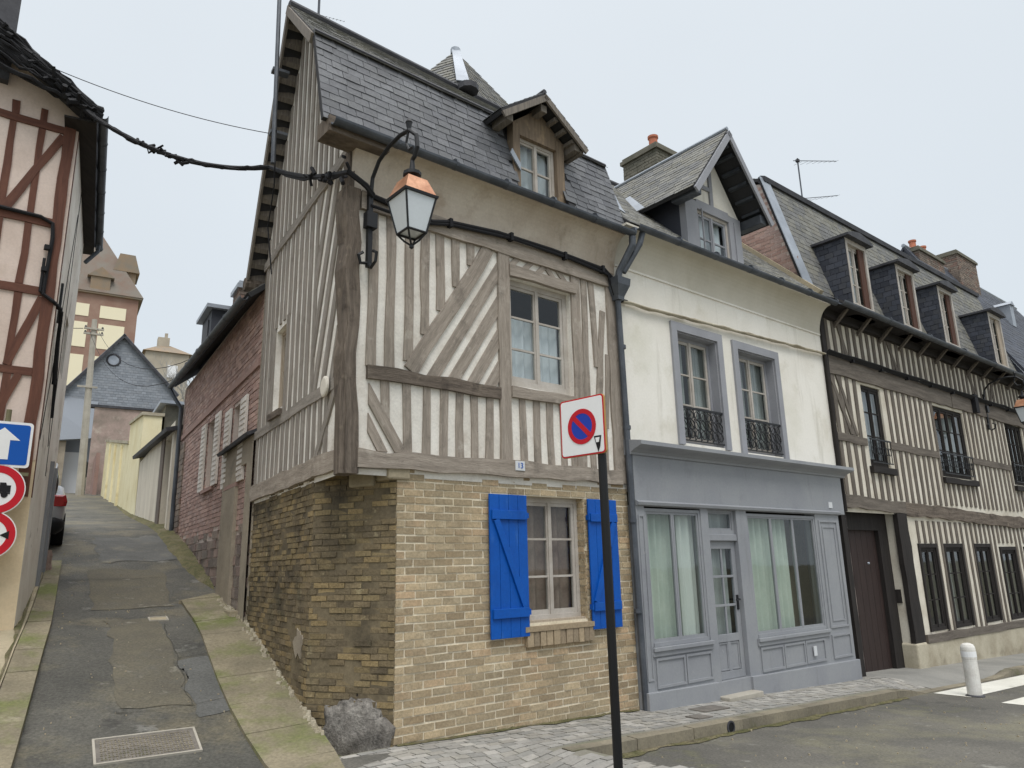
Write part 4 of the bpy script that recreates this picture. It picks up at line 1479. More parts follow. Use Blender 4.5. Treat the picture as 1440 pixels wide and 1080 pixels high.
# --- roof
mb = MB()
ez = 6.22
e0, e1 = F(3.5, .27, ez), F(9.0, .27, ez + .05)
r0, r1 = F(3.5, -2.25, 8.72), F(9.0, -2.25, 8.77)
k0, k1 = F(3.5, -4.8, 6.2), F(9.0, -4.8, 6.2)
mb.slab_cut(e0, e1, r1, r0, .06, [((5.09 - 3.5) / 5.5, (6.55 - 3.5) / 5.5)], .42)
mb.slab(k0, k1, r1, r0, .06)
rf = mb.build('roof', 'deck', H2)
mb = MB()
slates(mb, e0, e1, r1, r0, .2, .12, skip=lambda p: 5.0 < uo(p)[0] < 6.65 and p.z < 7.25)
mb.build('slate_tiles', 'slate_moss', rf)
mb = MB()
slates(mb, k0, k1, r1, r0, .22, .13)
mb.build('slate_tiles', 'slate_moss', rf)
mb = MB()
mb.tube([r0 + V((0, 0, .02)), r1 + V((0, 0, .02))], .06, 8)
mb.build('ridge', 'lead', rf)
gutter(H2, F(3.56, .36, 6.15), F(9.05, .36, 6.2), oF, .062)
# --- dormer with its own pitched roof
mb = MB()
z0, zE, b_ = 6.2, 7.2, .1
mb.box(F, 5.07, 5.37, b_ - .12, b_, z0, zE)
mb.box(F, 6.23, 6.56, b_ - .12, b_, z0, zE)
mb.box(F, 5.37, 6.23, b_ - .12, b_, 7.08, 7.24)
mb.box(F, 5.37, 6.23, b_ - .14, b_ + .02, 6.2, 6.28)
dm = mb.build('dormer', 'casing_grey', H2)
mb = MB()
mb.prism(F, [(5.07, 7.2), (5.37, 7.245), (6.23, 7.245), (6.58, 7.2), (5.82, 8.3)], b_ - .11, b_ - .03)
mb.build('gable_infill', 'plaster_white', dm)
for (p_, q_, w_) in (((5.8, 7.24), (5.81, 8.24), .085), ((5.32, 7.52), (5.77, 7.52), .07)):
    mb = MB()
    mb.bar(F, p_, q_, w_, b_ - .06, b_, .0)
    mb.build('gable_post', 'casing_grey', dm)
for x in (5.47, 6.36):
    mb = MB()
    mb.box(F, x, x + .02, b_, b_ + .02, 6.3, 7.1)
    mb.build('moulding', 'casing_grey', dm)
for x in (5.08, 6.53):
    mb = MB()
    mb.prism(Frame(F(x, 0, 0), oF, dF), [(b_ - .12, 6.2), (b_ - .12, 7.25), (-.85, 7.25), (-.1, 6.4)], -.01, .02)
    mb.build('cheek', 'slate_cheek', dm)
window(dm, F, 5.37, 6.23, 6.28, 7.08, b_ - .07, 'wood_pale', 2, (.4,), .05, .04, cur=[('curtain', 0, 1, .0, 1, 4)], bar_m='casing_grey')
apz, vz, vb = 8.46, 7.1, .5
FL_, FR_, FA_ = F(4.76, vb, vz), F(6.9, vb, vz), F(5.83, vb, apz)
BL_, BR_, BA_ = F(4.76, -.62, vz), F(6.9, -.62, vz), F(5.83, -2.0, apz)
for q in ((FL_, BL_, BA_, FA_), (BR_, FR_, FA_, BA_)):
    mb = MB()
    mb.slab(*q, .05)
    mb.build('dormer_roof', 'deck', dm)
up = V((0, 0, .004))
for q in ((BL_, FL_, FA_, BA_), (FR_, BR_, BA_, FA_)):
    mb = MB()
    slates(mb, *[x + up for x in q], .2, .125)
    mb.build('slate_tiles', 'slate_moss', dm)
mb = MB()
mb.tube([FA_ + V((0, 0, .02)), BA_ + V((0, 0, .02))], .035, 8)
mb.build('ridge', 'zinc', dm)
mb = MB()
mb.slab(BL_ + V((0, 0, .03)), BL_ + oF * .16 + V((0, 0, .03)), BA_.lerp(BL_, .5) + oF * .12 + V((0, 0, .03)), BA_.lerp(BL_, .5) + V((0, 0, .03)), .015)
mb.build('flashing', 'zinc', dm)
for e in (FL_, FR_):
    mb = MB()
    board(mb, FA_ - V((0, 0, .03)), e - V((0, 0, .03)), .1, .035, oF)
    mb.build('bargeboard', 'casing_grey', dm)
for x, z in ((4.93, 7.06), (6.7, 7.06), (5.83, 8.2)):
    mb = MB()
    mb.box(F, x - .08, x + .08, b_ - .1, .46, z - .02, z + .14)
    mb.build('purlin', 'gutter', dm, bevel=.01)
for i in range(5):
    t = .2 + i * .15
    mb = MB()
    mb.box(Frame(FA_.lerp(FR_, t) - V((0, 0, .06)) - oF * .04, dF, oF), -.05, .05, -.36, -.02, -.05, .0)
    mb.build('rafter', 'gutter', dm)
chimney('chimney', 'cement-grey chimney with one clay pot', F, 8.35, 9.15, -3.9, -2.9, 8.0, 10.72, [(8.65, -3.2)], 'chim_cement', 'chim_cement', parent=H2)

# --- shopfront
SH = MB()
SB = .12
SH.box(F, 3.44, 8.86, .0, SB, 2.33, 2.97)                        # fascia
for (x0, x1) in ((3.44, 3.6), (4.78, 4.95), (5.62, 5.88), (7.84, 8.6)):
    SH.box(F, x0, x1, -.06, SB, -.1 - .03 * x0, 2.33)
SH.box(F, 3.6, 4.78, -.06, SB, -.4, .53)
SH.box(F, 5.88, 7.84, -.06, SB, -.4, .47)
SH.box(F, 4.95, 5.62, -.06, SB - .02, 1.88, 1.97)
SH.box(F, 8.6, 8.66, -1.1, .1, -.5, 2.33)
sf = SH.build('shopfront', 'shop_grey', H2, bevel=.006)
mb = MB()
pr = [(0, 2.97), (.14, 2.97), (.15, 3.0), (.2, 3.03), (.29, 3.06), (.33, 3.08), (.33, 3.13), (0, 3.18)]
mb.sweep(pr, F(3.38, 0, 0), F(8.98, 0, 0), oF, V((0, 0, 1)))
pr = [(.1, 2.31), (.165, 2.325), (.175, 2.36), (.13, 2.385), (.1, 2.385)]
mb.sweep(pr, F(3.44, 0, 0), F(8.64, 0, 0), oF, V((0, 0, 1)))
mb.build('cornice', 'shop_grey', sf)
pl = lambda u: .075 - .016 * (u - 3.5)
for (x0, x1) in ((3.42, 4.82), (5.6, 8.66)):
    mb = MB()
    mb.hexa([F(x0, 0, -.6), F(x1, 0, -.6), F(x1, SB + .05, -.6), F(x0, SB + .05, -.6), F(x0, 0, pl(x0)), F(x1, 0, pl(x1)), F(x1, SB + .05, pl(x1)), F(x0, SB + .05, pl(x0))])
    mb.build('plinth', 'shop_grey', sf, bevel=.008)
for (x0, x1, z) in ((3.58, 4.8, .53), (5.86, 7.86, .47)):
    mb = MB()
    mb.box(F, x0, x1, SB, SB + .05, z, z + .05)
    mb.box(F, x0, x1, SB, SB + .025, z - .06, z)
    mb.build('sill', 'shop_grey', sf, bevel=.006)
mb = MB()
def panel(mb, x0, x1, z0, z1, b=SB, t=.018, fw=.03):
    mb.box(F, x0, x0 + fw, b, b + t, z0, z1)
    mb.box(F, x1 - fw, x1, b, b + t, z0, z1)
    mb.box(F, x0 + fw, x1 - fw, b, b + t, z1 - fw, z1)
    mb.box(F, x0 + fw, x1 - fw, b, b + t, z0, z0 + fw)
for q in ((3.63, 4.2, .1, .45), (4.22, 4.76, .1, .45), (5.91, 6.49, .06, .39), (6.51, 7.09, .06, .39), (7.11, 7.69, .06, .39), (7.92, 8.52, .06, .42), (7.92, 8.52, .52, 2.22), (8.02, 8.42, .62, 2.12, SB, .012, .02), (3.47, 3.58, .2, 2.2, SB, .012, .02)):
    mb = MB()
    panel(mb, *q)
    mb.build('panel', 'shop_grey', sf)
window(sf, F, 3.6, 4.78, .58, 2.29, .075, 'shop_grey', 2, (), .04, .03, glass='glass_shop', cur=None, name='display_window', mull=False)
window(sf, F, 5.88, 7.84, .52, 2.28, .075, 'shop_grey', 3, (), .04, .025, glass='glass_shop', cur=None, name='display_window', mull=False)
curtain(sf, F, 3.64, 4.5, .62, 2.28, -.07, 'curtain_green', 7, .03)
curtain(sf, F, 4.4, 4.76, .62, 2.28, -.03, 'curtain', 2, .03)
curtain(sf, F, 5.92, 7.22, .56, 2.27, -.06, 'curtain_green', 9, .03)
mb = MB()
mb.box(F, 3.5, 8.58, -.62, -.6, -.3, 2.33)
mb.box(F, 3.5, 8.58, -.6, -.02, 2.33, 2.36)
mb.box(F, 3.5, 8.58, -.6, -.02, -.32, -.3)
mb.build('interior_wall', 'dark_room', sf)
mb = MB()
mb.box(F, 7.5, 8.55, -.6, -.5, -.2, 2.3)
mb.build('cupboard', 'render_grey', sf)
# transom light and door
window(sf, F, 4.95, 5.62, 1.97, 2.33, .04, 'shop_grey', 1, (), .05, .02, name='transom_light', cur=[('curtain_grey', .0, 1, 0, 1, 3)])
mb = MB()
dx0, dx1, db = 4.955, 5.615, .05
mb.box(F, dx0, dx0 + .09, db - .04, db, .04, 1.88)
mb.box(F, dx1 - .09, dx1, db - .04, db, .04, 1.88)
for (z0, z1) in ((.04, .14), (.52, .62), (1.77, 1.88)):
    mb.box(F, dx0 + .09, dx1 - .09, db - .04, db, z0, z1)
for z in (1.0, 1.39):
    mb.box(F, dx0 + .09, dx1 - .09, db - .03, db - .002, z - .016, z + .016)
xm = (dx0 + dx1) / 2
mb.box(F, xm - .016, xm + .016, db - .03, db - .004, .62, 1.77)
mb.box(F, dx0 + .09, dx1 - .09, db - .03, db - .02, .14, .52)
mb.box(F, xm - .03, xm + .03, db - .02, db - .003, .14, .52)
panel(mb, dx0 + .1, xm - .03, .15, .51, db - .02, .012, .02)
panel(mb, xm + .03, dx1 - .1, .15, .51, db - .02, .012, .02)
dr = mb.build('door', 'shop_grey', sf, bevel=.003)
mb = MB()
mb.face(F(dx0 + .09, db - .02, .62), F(dx1 - .09, db - .02, .62), F(dx1 - .09, db - .02, 1.77), F(dx0 + .09, db - .02, 1.77))
mb.build('door_pane', 'glass', sf)
curtain(sf, F, dx0 + .08, dx1 - .08, .6, 1.8, -.05, 'curtain_grey', 4, .015)
mb = MB()
mb.box(F, dx1 - .075, dx1 - .03, db, db + .012, .93, 1.13)
mb.tube([F(dx1 - .05, db + .005, 1.07), F(dx1 - .05, db + .05, 1.07), F(dx1 - .15, db + .055, 1.065)], .011, 8)
mb.build('door_handle', 'iron', sf)
mb = MB()
mb.box(F, 4.82, 5.62, .0, .13, -.3, .035)
mb.build('threshold', 'shop_grey', sf)
mb = MB()
mb.box(F, 4.84, 5.62, .08, .3, -.35, -.13)
mb.build('doorstep', 'concrete', sf, bevel=.012)
mb = MB()
mb.box(F, 8.33, 8.45, SB, SB + .012, 2.43, 2.53)
mb.build('number_plate', 'plate_blue', sf)
mb = MB()
mb.box(F, 7.3, 7.38, SB + .02, SB + .035, .16, .3)
mb.build('meter_flap', 'plate_blue', sf)

# ================================================================ LONG HALF-TIMBERED HOUSE
H3 = thing('timbered_house', 'long cream half-timbered house with mansard dormers and a dark carriage entrance', 'house', F(14, 0, -.4))
wins = [(10.38, 11.2, 3.3, 4.9), (13.72, 15.42, 3.29, 4.88), (18.2, 19.5, 3.33, 4.95)]
gws = [(11.95, 12.68, .18, 1.77), (13.16, 14.0, .17, 1.77), (14.8, 15.62, .17, 1.77), (16.35, 17.25, .14, 1.7), (18.0, 18.9, -.5, 1.7)]
mb = MB()
wall(mb, F, 9.03, 20.4, 2.4, 6.25, -.004, wins, .18)
wall(mb, F, 11.5, 20.4, -1.2, 2.4, -.004, gws, .18)
mb.build('wall', 'plaster_cream', H3)
mb = MB()
fr = Frame(F(9.03, 0, 0), -oF, -dF)
mb.prism(fr, [(.05, -.6), (4.6, -.6), (4.6, 8.9), (2.9, 9.9), (.78, 9.1), (.12, 6.5), (.05, 6.3)], -.2, -.006)
mb.build('side_wall', 'red_mortar', H3)
mb = MB()
bricks(mb, fr, -.3, 4.0, 6.2, 9.1, 0, ok=lambda a, c: a > .14 + (c - 6.5) * .265, Lb=.21)
mb.build('brick_facing', 'red_brick', H3)
mb = MB()
mb.box(F, 9.1, 20.3, -1.6, -1.5, -1, 8.9)
mb.box(F, 9.1, 20.3, -1.5, -.19, 2.5, 2.55)
mb.box(F, 11.5, 11.55, -1.5, -.19, -1, 2.5)
mb.box(F, 9.06, 11.05, -.6, -.55, -.5, 2.5)
mb.build('interior_wall', 'dark_room', H3)
mb = MB()
mb.box(F, 9.03, 20.4, -4.3, -4.2, -1, 9.0)
mb.prism(Frame(F(20.4, 0, 0), -oF, dF), [(0, -1.2), (4.3, -1.2), (4.3, 8.9), (2.9, 9.9), (.85, 9.1), (.15, 6.5), (0, 6.3)], -.1, 0)
mb.build('rear_wall', 'plaster_cream', H3)
NST = [0]
LATE = MB()
def stud3(p, q, wd, nm='stud', mat='timber_row', b1=.016):
    if NST[0] < 96:
        stud(H3, F, p, q, wd, mat, -.004, b1, nm)
        NST[0] += nm == 'stud'
    else:
        LATE.bar(F, p, q, wd, -.004, b1)
stud(H3, F, (9.06, 2.4), (9.1, 6.2), .14, 'timber_black', -.02, .04, 'corner_post')
for a0 in (9.15, 14.8):
    stud(H3, F, (a0, 5.12), (a0 + 5.62, 5.12), .36, 'timber_row', -.004, .04, 'top_plate', .012)
stud(H3, F, (9.0, 2.6), (11.5, 2.53), .22, 'timber_row', -.03, .05, 'bressummer', .012)
stud(H3, F, (11.5, 2.53), (20.4, 2.3), .26, 'timber_dark', -.01, .05, 'bressummer', .015)
for (x0, x1) in ((9.17, 10.3), (11.3, 13.62), (15.52, 18.1), (19.6, 20.4)):
    stud(H3, F, (x0, 3.76), (x1, 3.74), .15, 'timber_row', 0, .03, 'rail')
for (x0, x1, z) in ((10.3, 11.3, 3.22), (13.62, 15.52, 3.2), (18.1, 19.6, 3.24)):
    stud(H3, F, (x0, z), (x1, z), .12, 'timber_black', 0, .08, 'window_sill')
x = 9.3
PD = [(9.2, 3.84), (10.3, 3.84), (10.3, 4.94), (9.2, 4.94)]
while x < 20.3:
    wd = RND.uniform(.1, .122)
    k = RND.uniform(-.02, .02)
    inw = [w_ for w_ in wins if w_[0] - .08 < x < w_[1] + .08]
    stud3((x, 5.3), (x + k, 6.1), wd)
    if not inw:
        stud3((x, 3.82), (x + k, 4.95), wd)
        stud3((x, 2.68 if x < 11.5 else 2.64), (x + k, 3.69), wd)
    else:
        stud3((x, 2.66), (x + k, 3.16), wd)
    if x > 11.85 and not any(a - .06 < x < b + .06 for a, b, _, _ in gws):
        stud3((x, .1), (x, 2.3), wd * .9)
    elif x > 11.85:
        stud3((x, 1.86), (x, 2.3), wd * .9)
    x += .275 + RND.uniform(-.02, .02)
if LATE.v:
    o = LATE.build('far_studs', 'timber_row', H3)
    o['kind'] = 'stuff'
cstud(H3, F, PD, (9.2, 4.9), (9.75, 3.84), .1, 'timber_row', 0, .024, 'brace')
cstud(H3, F, PD, (9.45, 4.94), (9.95, 3.84), .1, 'timber_row', 0, .024, 'brace')
for (x0, x1) in ((10.0, 9.7), (12.2, 11.8), (16.6, 16.1), (17.4, 17.9)):
    cstud(H3, F, [(9.2, 5.3), (20.3, 5.3), (20.3, 6.1), (9.2, 6.1)], (x0, 5.3), (x1, 6.1), .1, 'timber_row', 0, .022, 'brace')
# eaves brackets
for i in range(12):
    x = 9.6 + i * .93
    mb = MB()
    mb.prism(Frame(F(x, 0, 0), oF, dF), [(.018, 5.9), (.018, 5.98), (.26, 6.19), (.33, 6.19)], -.035, .035)
    mb.build('bracket', 'timber_row', H3)
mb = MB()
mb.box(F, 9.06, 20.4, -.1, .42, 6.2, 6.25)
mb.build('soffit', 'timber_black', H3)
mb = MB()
mb.bar(F, (9.1, 6.11), (20.4, 6.11), .17, .0, .1, .008)  # near-black beam added to paint in the shadow band under the eaves
mb.build('plate_or_shade_band', 'timber_black', H3)
# ground floor trim
for a, b, c0, c1 in gws:
    mb = MB()
    for x in (a - .07, b):
        mb.box(F, x, x + .07, -.02, .03, c0, c1 + .08)
    mb.box(F, a, b, -.02, .03, c1, c1 + .08)
    mb.build('window_casing', 'timber_black', H3)
stud(H3, F, (11.6, .07), (20.4, -.0), .15, 'timber_row', -.01, .06, 'sill_beam')
mb = MB()
mb.hexa([F(11.55, -.15, -1.4), F(20.4, -.15, -1.4), F(20.4, .045, -1.4), F(11.55, .045, -1.4), F(11.55, -.15, -.01), F(20.4, -.15, -.08), F(20.4, .045, -.08), F(11.55, .045, -.01)])
mb.build('base_wall', 'stone_base', H3)
for i, (a, b, c0, c1) in enumerate(gws):
    if i < 4:
        window(H3, F, a, b, c0, c1, -.03, 'timber_black', 2, (.35, .68), .05, .04, cur=[('curtain_grey', .42, .55, 0, 1, 2)] if i % 2 else None)
    else:
        mb = MB()
        mb.box(F, a, b, -.14, -.1, c0, c1)
        mb.build('door', 'timber_black', H3)
for i, (a, b, c0, c1) in enumerate(wins):
    wn = window(H3, F, a, b, c0, c1, -.07, 'timber_black', 2 if i == 0 else 4, (.36, .68), .06, .05, cur=[('curtain', .03, .97, .02, 1, 6)] if i == 0 else [('curtain', .03, .2, 0, 1, 2), ('curtain_grey', .45, .97, 0, 1, 5)])
    mb = MB()
    mb.box(F, a - .02, b + .02, .04, .06, c0 + .5, c0 + .53)
    mb.box(F, a - .02, b + .02, .04, .06, c0 + .06, c0 + .08)
    n = int((b - a) / .11)
    for k in range(n + 1):
        xx = a + (b - a) * k / n
        mb.tube([F(xx, .05, c0 + .06), F(xx, .05, c0 + .5)], .008, 5)
        if k < n:
            r = (b - a) / n / 2 * .8
            mb.tube([F(xx + (b - a) / n / 2 + r * cos(t * pi / 4), .05, c0 + .3 + r * 1.6 * sin(t * pi / 4)) for t in range(9)], .007, 4, cap=False)
    mb.build('balcony_rail', 'iron', wn)
# carriage entrance
stud(H3, F, (11.29, -.4), (11.27, 2.42), .42, 'timber_black', -.04, .05, 'gate_post', .012)
stud(H3, F, (8.98, -.34), (8.98, 2.44), .16, 'timber_black', -.4, .035, 'gate_post', .004)
mb = MB()
mb.box(F, 11.1, 11.5, -.5, -.045, -.5, 2.42)
mb.build('gate_pier', 'plaster_cream', H3)
mb = MB()
mb.box(F, 11.08, 11.1, -.22, -.1, .75, 1.0)
mb.build('letter_box', 'timber_black', H3)
mb = MB()
mb.box(F, 11.05, 11.5, -.3, .08, -1.0, .03)
mb.build('guard_block', 'stone_base', H3, bevel=.03)
mb = MB()
n = 9
for i in range(n):
    x0, x1 = 9.06 + i * 1.98 / n, 9.06 + (i + 1) * 1.98 / n
    mb.box(F, x0 + .004, x1 - .004, -.33, -.28, -.42, 2.1)
gt = mb.build('gate', 'door_brown', H3)
mb = MB()
mb.box(F, 9.06, 11.09, -.33, -.2, 2.1, 2.42)  # solid black board stands in for the unlit void above the gate
mb.box(F, 9.06, 9.3, -.279, -.2, -.42, 2.1)
mb.box(F, 10.72, 11.09, -.279, -.2, -.42, 2.1)
mb.build('gate_frame_and_void', 'timber_black', gt)
mb = MB()
mb.lathe(F(10.3, -.27, 1.5), [(.02, -.02), (.03, 0), (.02, .02)], 8)
mb.build('knob', 'zinc', gt)
# mansard roof
e0, e1, t0, t1 = F(8.98, -.08, 6.5), F(20.5, -.08, 6.5), F(8.98, -.8, 9.22), F(20.5, -.8, 9.22)
f0, f1 = F(8.98, .38, 6.26), F(20.5, .38, 6.26)
q0, q1 = F(8.98, -2.9, 10.0), F(20.5, -2.9, 10.0)
mb = MB()
mb.slab_cut(e0, e1, t1, t0, .06, [((d_ + .01 - 8.98) / 11.52, (d_ + .91 - 8.98) / 11.52) for d_ in (10.05, 12.27, 14.46, 17.66)], .5)
mb.slab(t0, t1, q1, q0, .06)
mb.slab(F(8.98, -4.9, 8.9), F(20.5, -4.9, 8.9), q1, q0, .06)
mb.slab_cut(f0, f1, e1, e0, .05, [((d_ + .01 - 8.98) / 11.52, (d_ + .83 - 8.98) / 11.52) for d_ in (10.05, 12.27, 14.46, 17.66)], .97)
rf = mb.build('roof', 'deck', H3)
dors = [10.05, 12.27, 14.46, 17.66]
def skp(p):
    u_ = uo(p)[0]
    return any(d_ - .03 < u_ < d_ + .93 for d_ in dors) and p.z < 7.7
mb = MB()
slates(mb, e0, e1, t1, t0, .22, .13, skip=skp)
mb.build('slate_tiles', 'slate_moss', rf)
mb = MB()
slates(mb, f0, f1, e1, e0, .22, .13, skip=skp)
mb.build('slate_tiles', 'slate_moss', rf)
mb = MB()
slates(mb, t0, t1, q1, q0, .24, .2)
mb.build('slate_tiles', 'slate_moss', rf)
mb = MB()
mb.sweep([(-.06, -.08), (.08, -.08), (.1, .02), (0, .07), (-.06, .05)], t0, t1, oF, V((0, 0, 1)))
mb.build('ridge', 'lead', rf)
mb = MB()
sn = (e1 - e0).cross(t0 - e0).normalized()
sn = sn if sn.z > 0 else -sn
A = e0.lerp(t0, -.02)
mb.hexa([A - dF * .1 + sn * .025, A + dF * .24 + sn * .025, t0 + dF * .24 + sn * .025, t0 - dF * .1 + sn * .025, A - dF * .1 + sn * .04, A + dF * .24 + sn * .04, t0 + dF * .24 + sn * .04, t0 - dF * .1 + sn * .04])
mb.build('flashing', 'zinc', rf)
mb = MB()
mb.slab(F(8.84, .22, 6.44), F(8.96, .22, 6.44), F(8.96, -1.5, 8.14), F(8.84, -1.5, 8.14), .1)
mb.build('coping', 'stone', H3)
gutter(H3, F(9.06, .47, 6.2), F(20.5, .47, 6.18), oF, .07)
mb = MB()
mb.tube([F(9.02, .06, 5.3), F(9.03, .06, 2.4)], .035, 8)
mb.build('downpipe', 'timber_black', H3)
for i, d_ in enumerate(dors):
    mb = MB()
    c0, c1, b_ = 6.2, 7.82, .25
    wd = (.86, .88, .84, .9)[i]
    mb.box(F, d_, d_ + .07, b_ - .2, b_, c0, c1)
    mb.box(F, d_ + wd - .08, d_ + wd, b_ - .2, b_, c0, c1)
    mb.box(F, d_ + .07, d_ + wd - .08, b_ - .2, b_, c1 - .1, c1)
    mb.box(F, d_ + .07, d_ + wd - .08, b_ - .2, b_ + .03, c0, 6.42)
    dm = mb.build('dormer', 'wood_pale', H3)
    for x in (d_ - .01, d_ + wd - .02):
        mb = MB()
        mb.prism(Frame(F(x, 0, 0), oF, dF), [(b_ - .01, 6.2), (b_ - .01, 7.82), (-.5, 7.82), (-.15, 6.5), (.2, 6.3)], 0, .03)
        if x < d_:
            bricks(mb, Frame(F(x, 0, 0), -oF, -dF), -b_ + .02, .45, 6.3, 7.8, .012, Lb=.17, H=.11, J=.008, depth=.012, ok=lambda a, c: a < .1 + (c - 6.5) * .265 + .06)
        mb.build('cheek', 'slate_cheek', dm)
    mb = MB()
    pr = [(d_ - .1, c1), (d_ + wd + .1, c1), (d_ + wd + .1, c1 + .05), (d_ + wd * .85, c1 + .12), (d_ + wd / 2, c1 + .17), (d_ + wd * .15, c1 + .12), (d_ - .1, c1 + .05)]
    mb.prism(F, pr, -.7, b_ + .12)
    mb.build('dormer_roof', 'lead', dm)
    window(dm, F, d_ + .07, d_ + wd - .08, 6.42, c1 - .1, b_ - .1, 'wood_pale', 2, (.36, .68), .04, .04, cur=[('curtain', .02, .98, 0, 1, 4)])
    mb = MB()
    mb.box(F, d_ + wd - .3, d_ + wd - .08, b_ - .06, b_ - .03, 6.42, c1 - .1)
    mb.build('shutter', 'shutter_brown' if i < 3 else 'wood_frame', dm)

# ================================================================ FARTHER HOUSE WITH THE DARK SLATE ROOF
H4 = thing('slate_roofed_house', 'farther house with a tall plain dark slate roof beyond the half-timbered house', 'house', F(25, 0, -1))
mb = MB()
mb.box(F, 20.55, 31, -6, 0, -1.3, 6.3)
mb.build('wall', 'plaster_cream', H4)
e0, e1, r0, r1 = F(20.5, .3, 6.3), F(31, .3, 6.3), F(20.5, -2.6, 11.5), F(31, -2.6, 11.5)
mb = MB()
mb.slab(e0, e1, r1, r0, .06)
mb.slab(F(20.5, -6.2, 6.3), F(31, -6.2, 6.3), r1, r0, .06)
mb.prism(Frame(F(20.55, 0, 0), -oF, -dF), [(-.2, 6.3), (6.1, 6.3), (2.6, 11.4)], -.1, 0)
rf = mb.build('roof', 'slate_cheek', H4)
mb = MB()
slates(mb, e0, e1, r1, r0, .3, .2)
mb.build('slate_tiles', 'slate_cheek', rf)
mb = MB()
mb.tube([r0, r1], .07, 6)
mb.build('ridge', 'zinc', rf)
mb = MB()
mb.box(F, 26.0, 26.35, -2.0, -1.45, 9.5, 10.3)
mb.prism(F, [(25.95, 10.3), (26.4, 10.3), (26.18, 10.45)], -2.1, -1.4)
mb.build('roof_hatch', 'zinc', H4)
for (a, b_) in ((22.5, 3), (24.5, 3), (27, 3)):
    wd = MB()
    wd.box(F, a, a + 1, 0, .03, 3.2, 4.9)
    wd.build('window', 'car_glass', H4)
chimney('chimney', 'broad mossy stack with two clay pots', F, 20.9, 22.9, -3.1, -2.3, 10.2, 11.35, [(21.3, -2.6), (22.1, -2.6)], 'chim_brick', 'chim_cement', parent=H4)
chimney('chimney', 'square brick stack without pots', F, 24.0, 25.8, -3.0, -2.2, 10.8, 12.0, [], 'chim_brick', 'chim_cement', parent=H4)

# ================================================================ HOUSE LEFT OF THE ALLEY
HL = thing('brown_timbered_house', 'pink plastered house with red-brown timbers at the left of the alley mouth', 'house', PL + V((0, 0, .9)))
mb = MB()
wall(mb, L, -5, 0, 3.0, 7.75, 0, [(-3.2, -2.2, 4.3, 5.6)], .15)
mb.prism(L, [(-5, 7.75), (0, 7.75), (-.0, 7.8), (-2.5, 9.5), (-5, 7.8)], -.1, 0)
mb.build('wall', 'plaster_pink', HL)
mb = MB()
wall(mb, L, -5, 0, .4, 3.0, .02)
mb.box(L, -5, 0.0, .0, .02, 2.98, 3.0)
mb.build('wall', 'plaster_tan', HL)
mb = MB()
wall(mb, LS, 0, 3.62, .4, 7.75, 0, [(1.9, 2.5, 4.6, 5.5), (2.5, 3.2, 1.4, 3.2)], .12)
mb.prism(Frame(LS(3.62, 0, 0), -dF, dS), [(0, .4), (5, .4), (5, 7.75), (0, 7.75)], -.1, 0)
mb.build('wall', 'plaster_alley', HL)
window(HL, LS, 1.9, 2.5, 4.6, 5.5, -.08, 'timber_black', 1, (.5,), cur=None)
window(HL, L, -3.2, -2.2, 4.3, 5.6, -.08, 'wood_pale', 2, (.5,), cur=[('curtain', 0, 1, 0, 1, 5)])
mb = MB()
mb.box(LS, 2.5, 3.2, -.1, -.04, 1.3, 3.2)
mb.build('door', 'casing_grey', HL)
mb = MB()
mb.box(LS, 2.36, 2.5, 0, .05, 1.3, 3.3)
mb.box(LS, 3.2, 3.34, 0, .05, 1.3, 3.3)
mb.build('door_frame', 'shop_grey', HL)
TB = 'timber_brown'
for (p, q, wd, nm, b1) in [((-.1, 2.55), (-.1, 7.7), .13, 'corner_post', .03), ((-5, 7.47), (-.16, 7.48), .1, 'rail', .025), ((-5, 6.11), (-.16, 6.12), .12, 'rail', .025),
                       ((-5, 5.15), (-.16, 5.16), .11, 'rail', .025), ((-5, 4.1), (-.16, 4.1), .1, 'rail', .022), ((-5, 3.05), (-.16, 3.03), .1, 'rail', .022)]:
    stud(HL, L, p, q, wd, TB, 0, b1, nm)
for i in range(-1, 12):
    x = -.42 - i * .315 if i >= 0 else None
    if x is None:
        continue
    for (z0, z1) in ((6.18, 7.42), (7.53, 7.72), (5.22, 6.05), (4.15, 5.1), (3.1, 4.05)):
        stud(HL, L, (x + RND.uniform(-.01, .01), z0), (x + RND.uniform(-.01, .01), z1), .085, TB, 0, .018)
stud(HL, L, (-.7, 6.18), (-.17, 7.4), .1, TB, 0, .024, 'brace')
stud(HL, L, (-.44, 4.15), (-.17, 5.08), .09, TB, 0, .024, 'brace')
stud(HL, L, (-.62, 3.1), (-.3, 4.05), .1, TB, 0, .024, 'brace')
stud(HL, L, (-.95, 5.2), (-.8, 6.05), .09, TB, 0, .024, 'brace')
stud(HL, LS, (.07, 2.55), (.07, 7.7), .1, TB, 0, .006, 'corner_post', .003)
for (p, q) in (((1.7, 3.0), (1.7, 7.6)), ((.2, 3.3), (.7, 4.4)), ((1.0, 5.3), (1.6, 7.0)), ((.9, 4.6), (1.5, 3.4))):
    stud(HL, LS, p, q, .07, 'timber_black', 0, .004, 'brace' if p[0] != q[0] and p[1] != q[1] else 'stud', .003)
mb = MB()
mb.box(LS, .35, .42, 0, .03, 4.9, 5.45)
mb.box(LS, .75, .82, 0, .03, 4.3, 4.95)
mb.build('wall_tie', 'iron', HL)
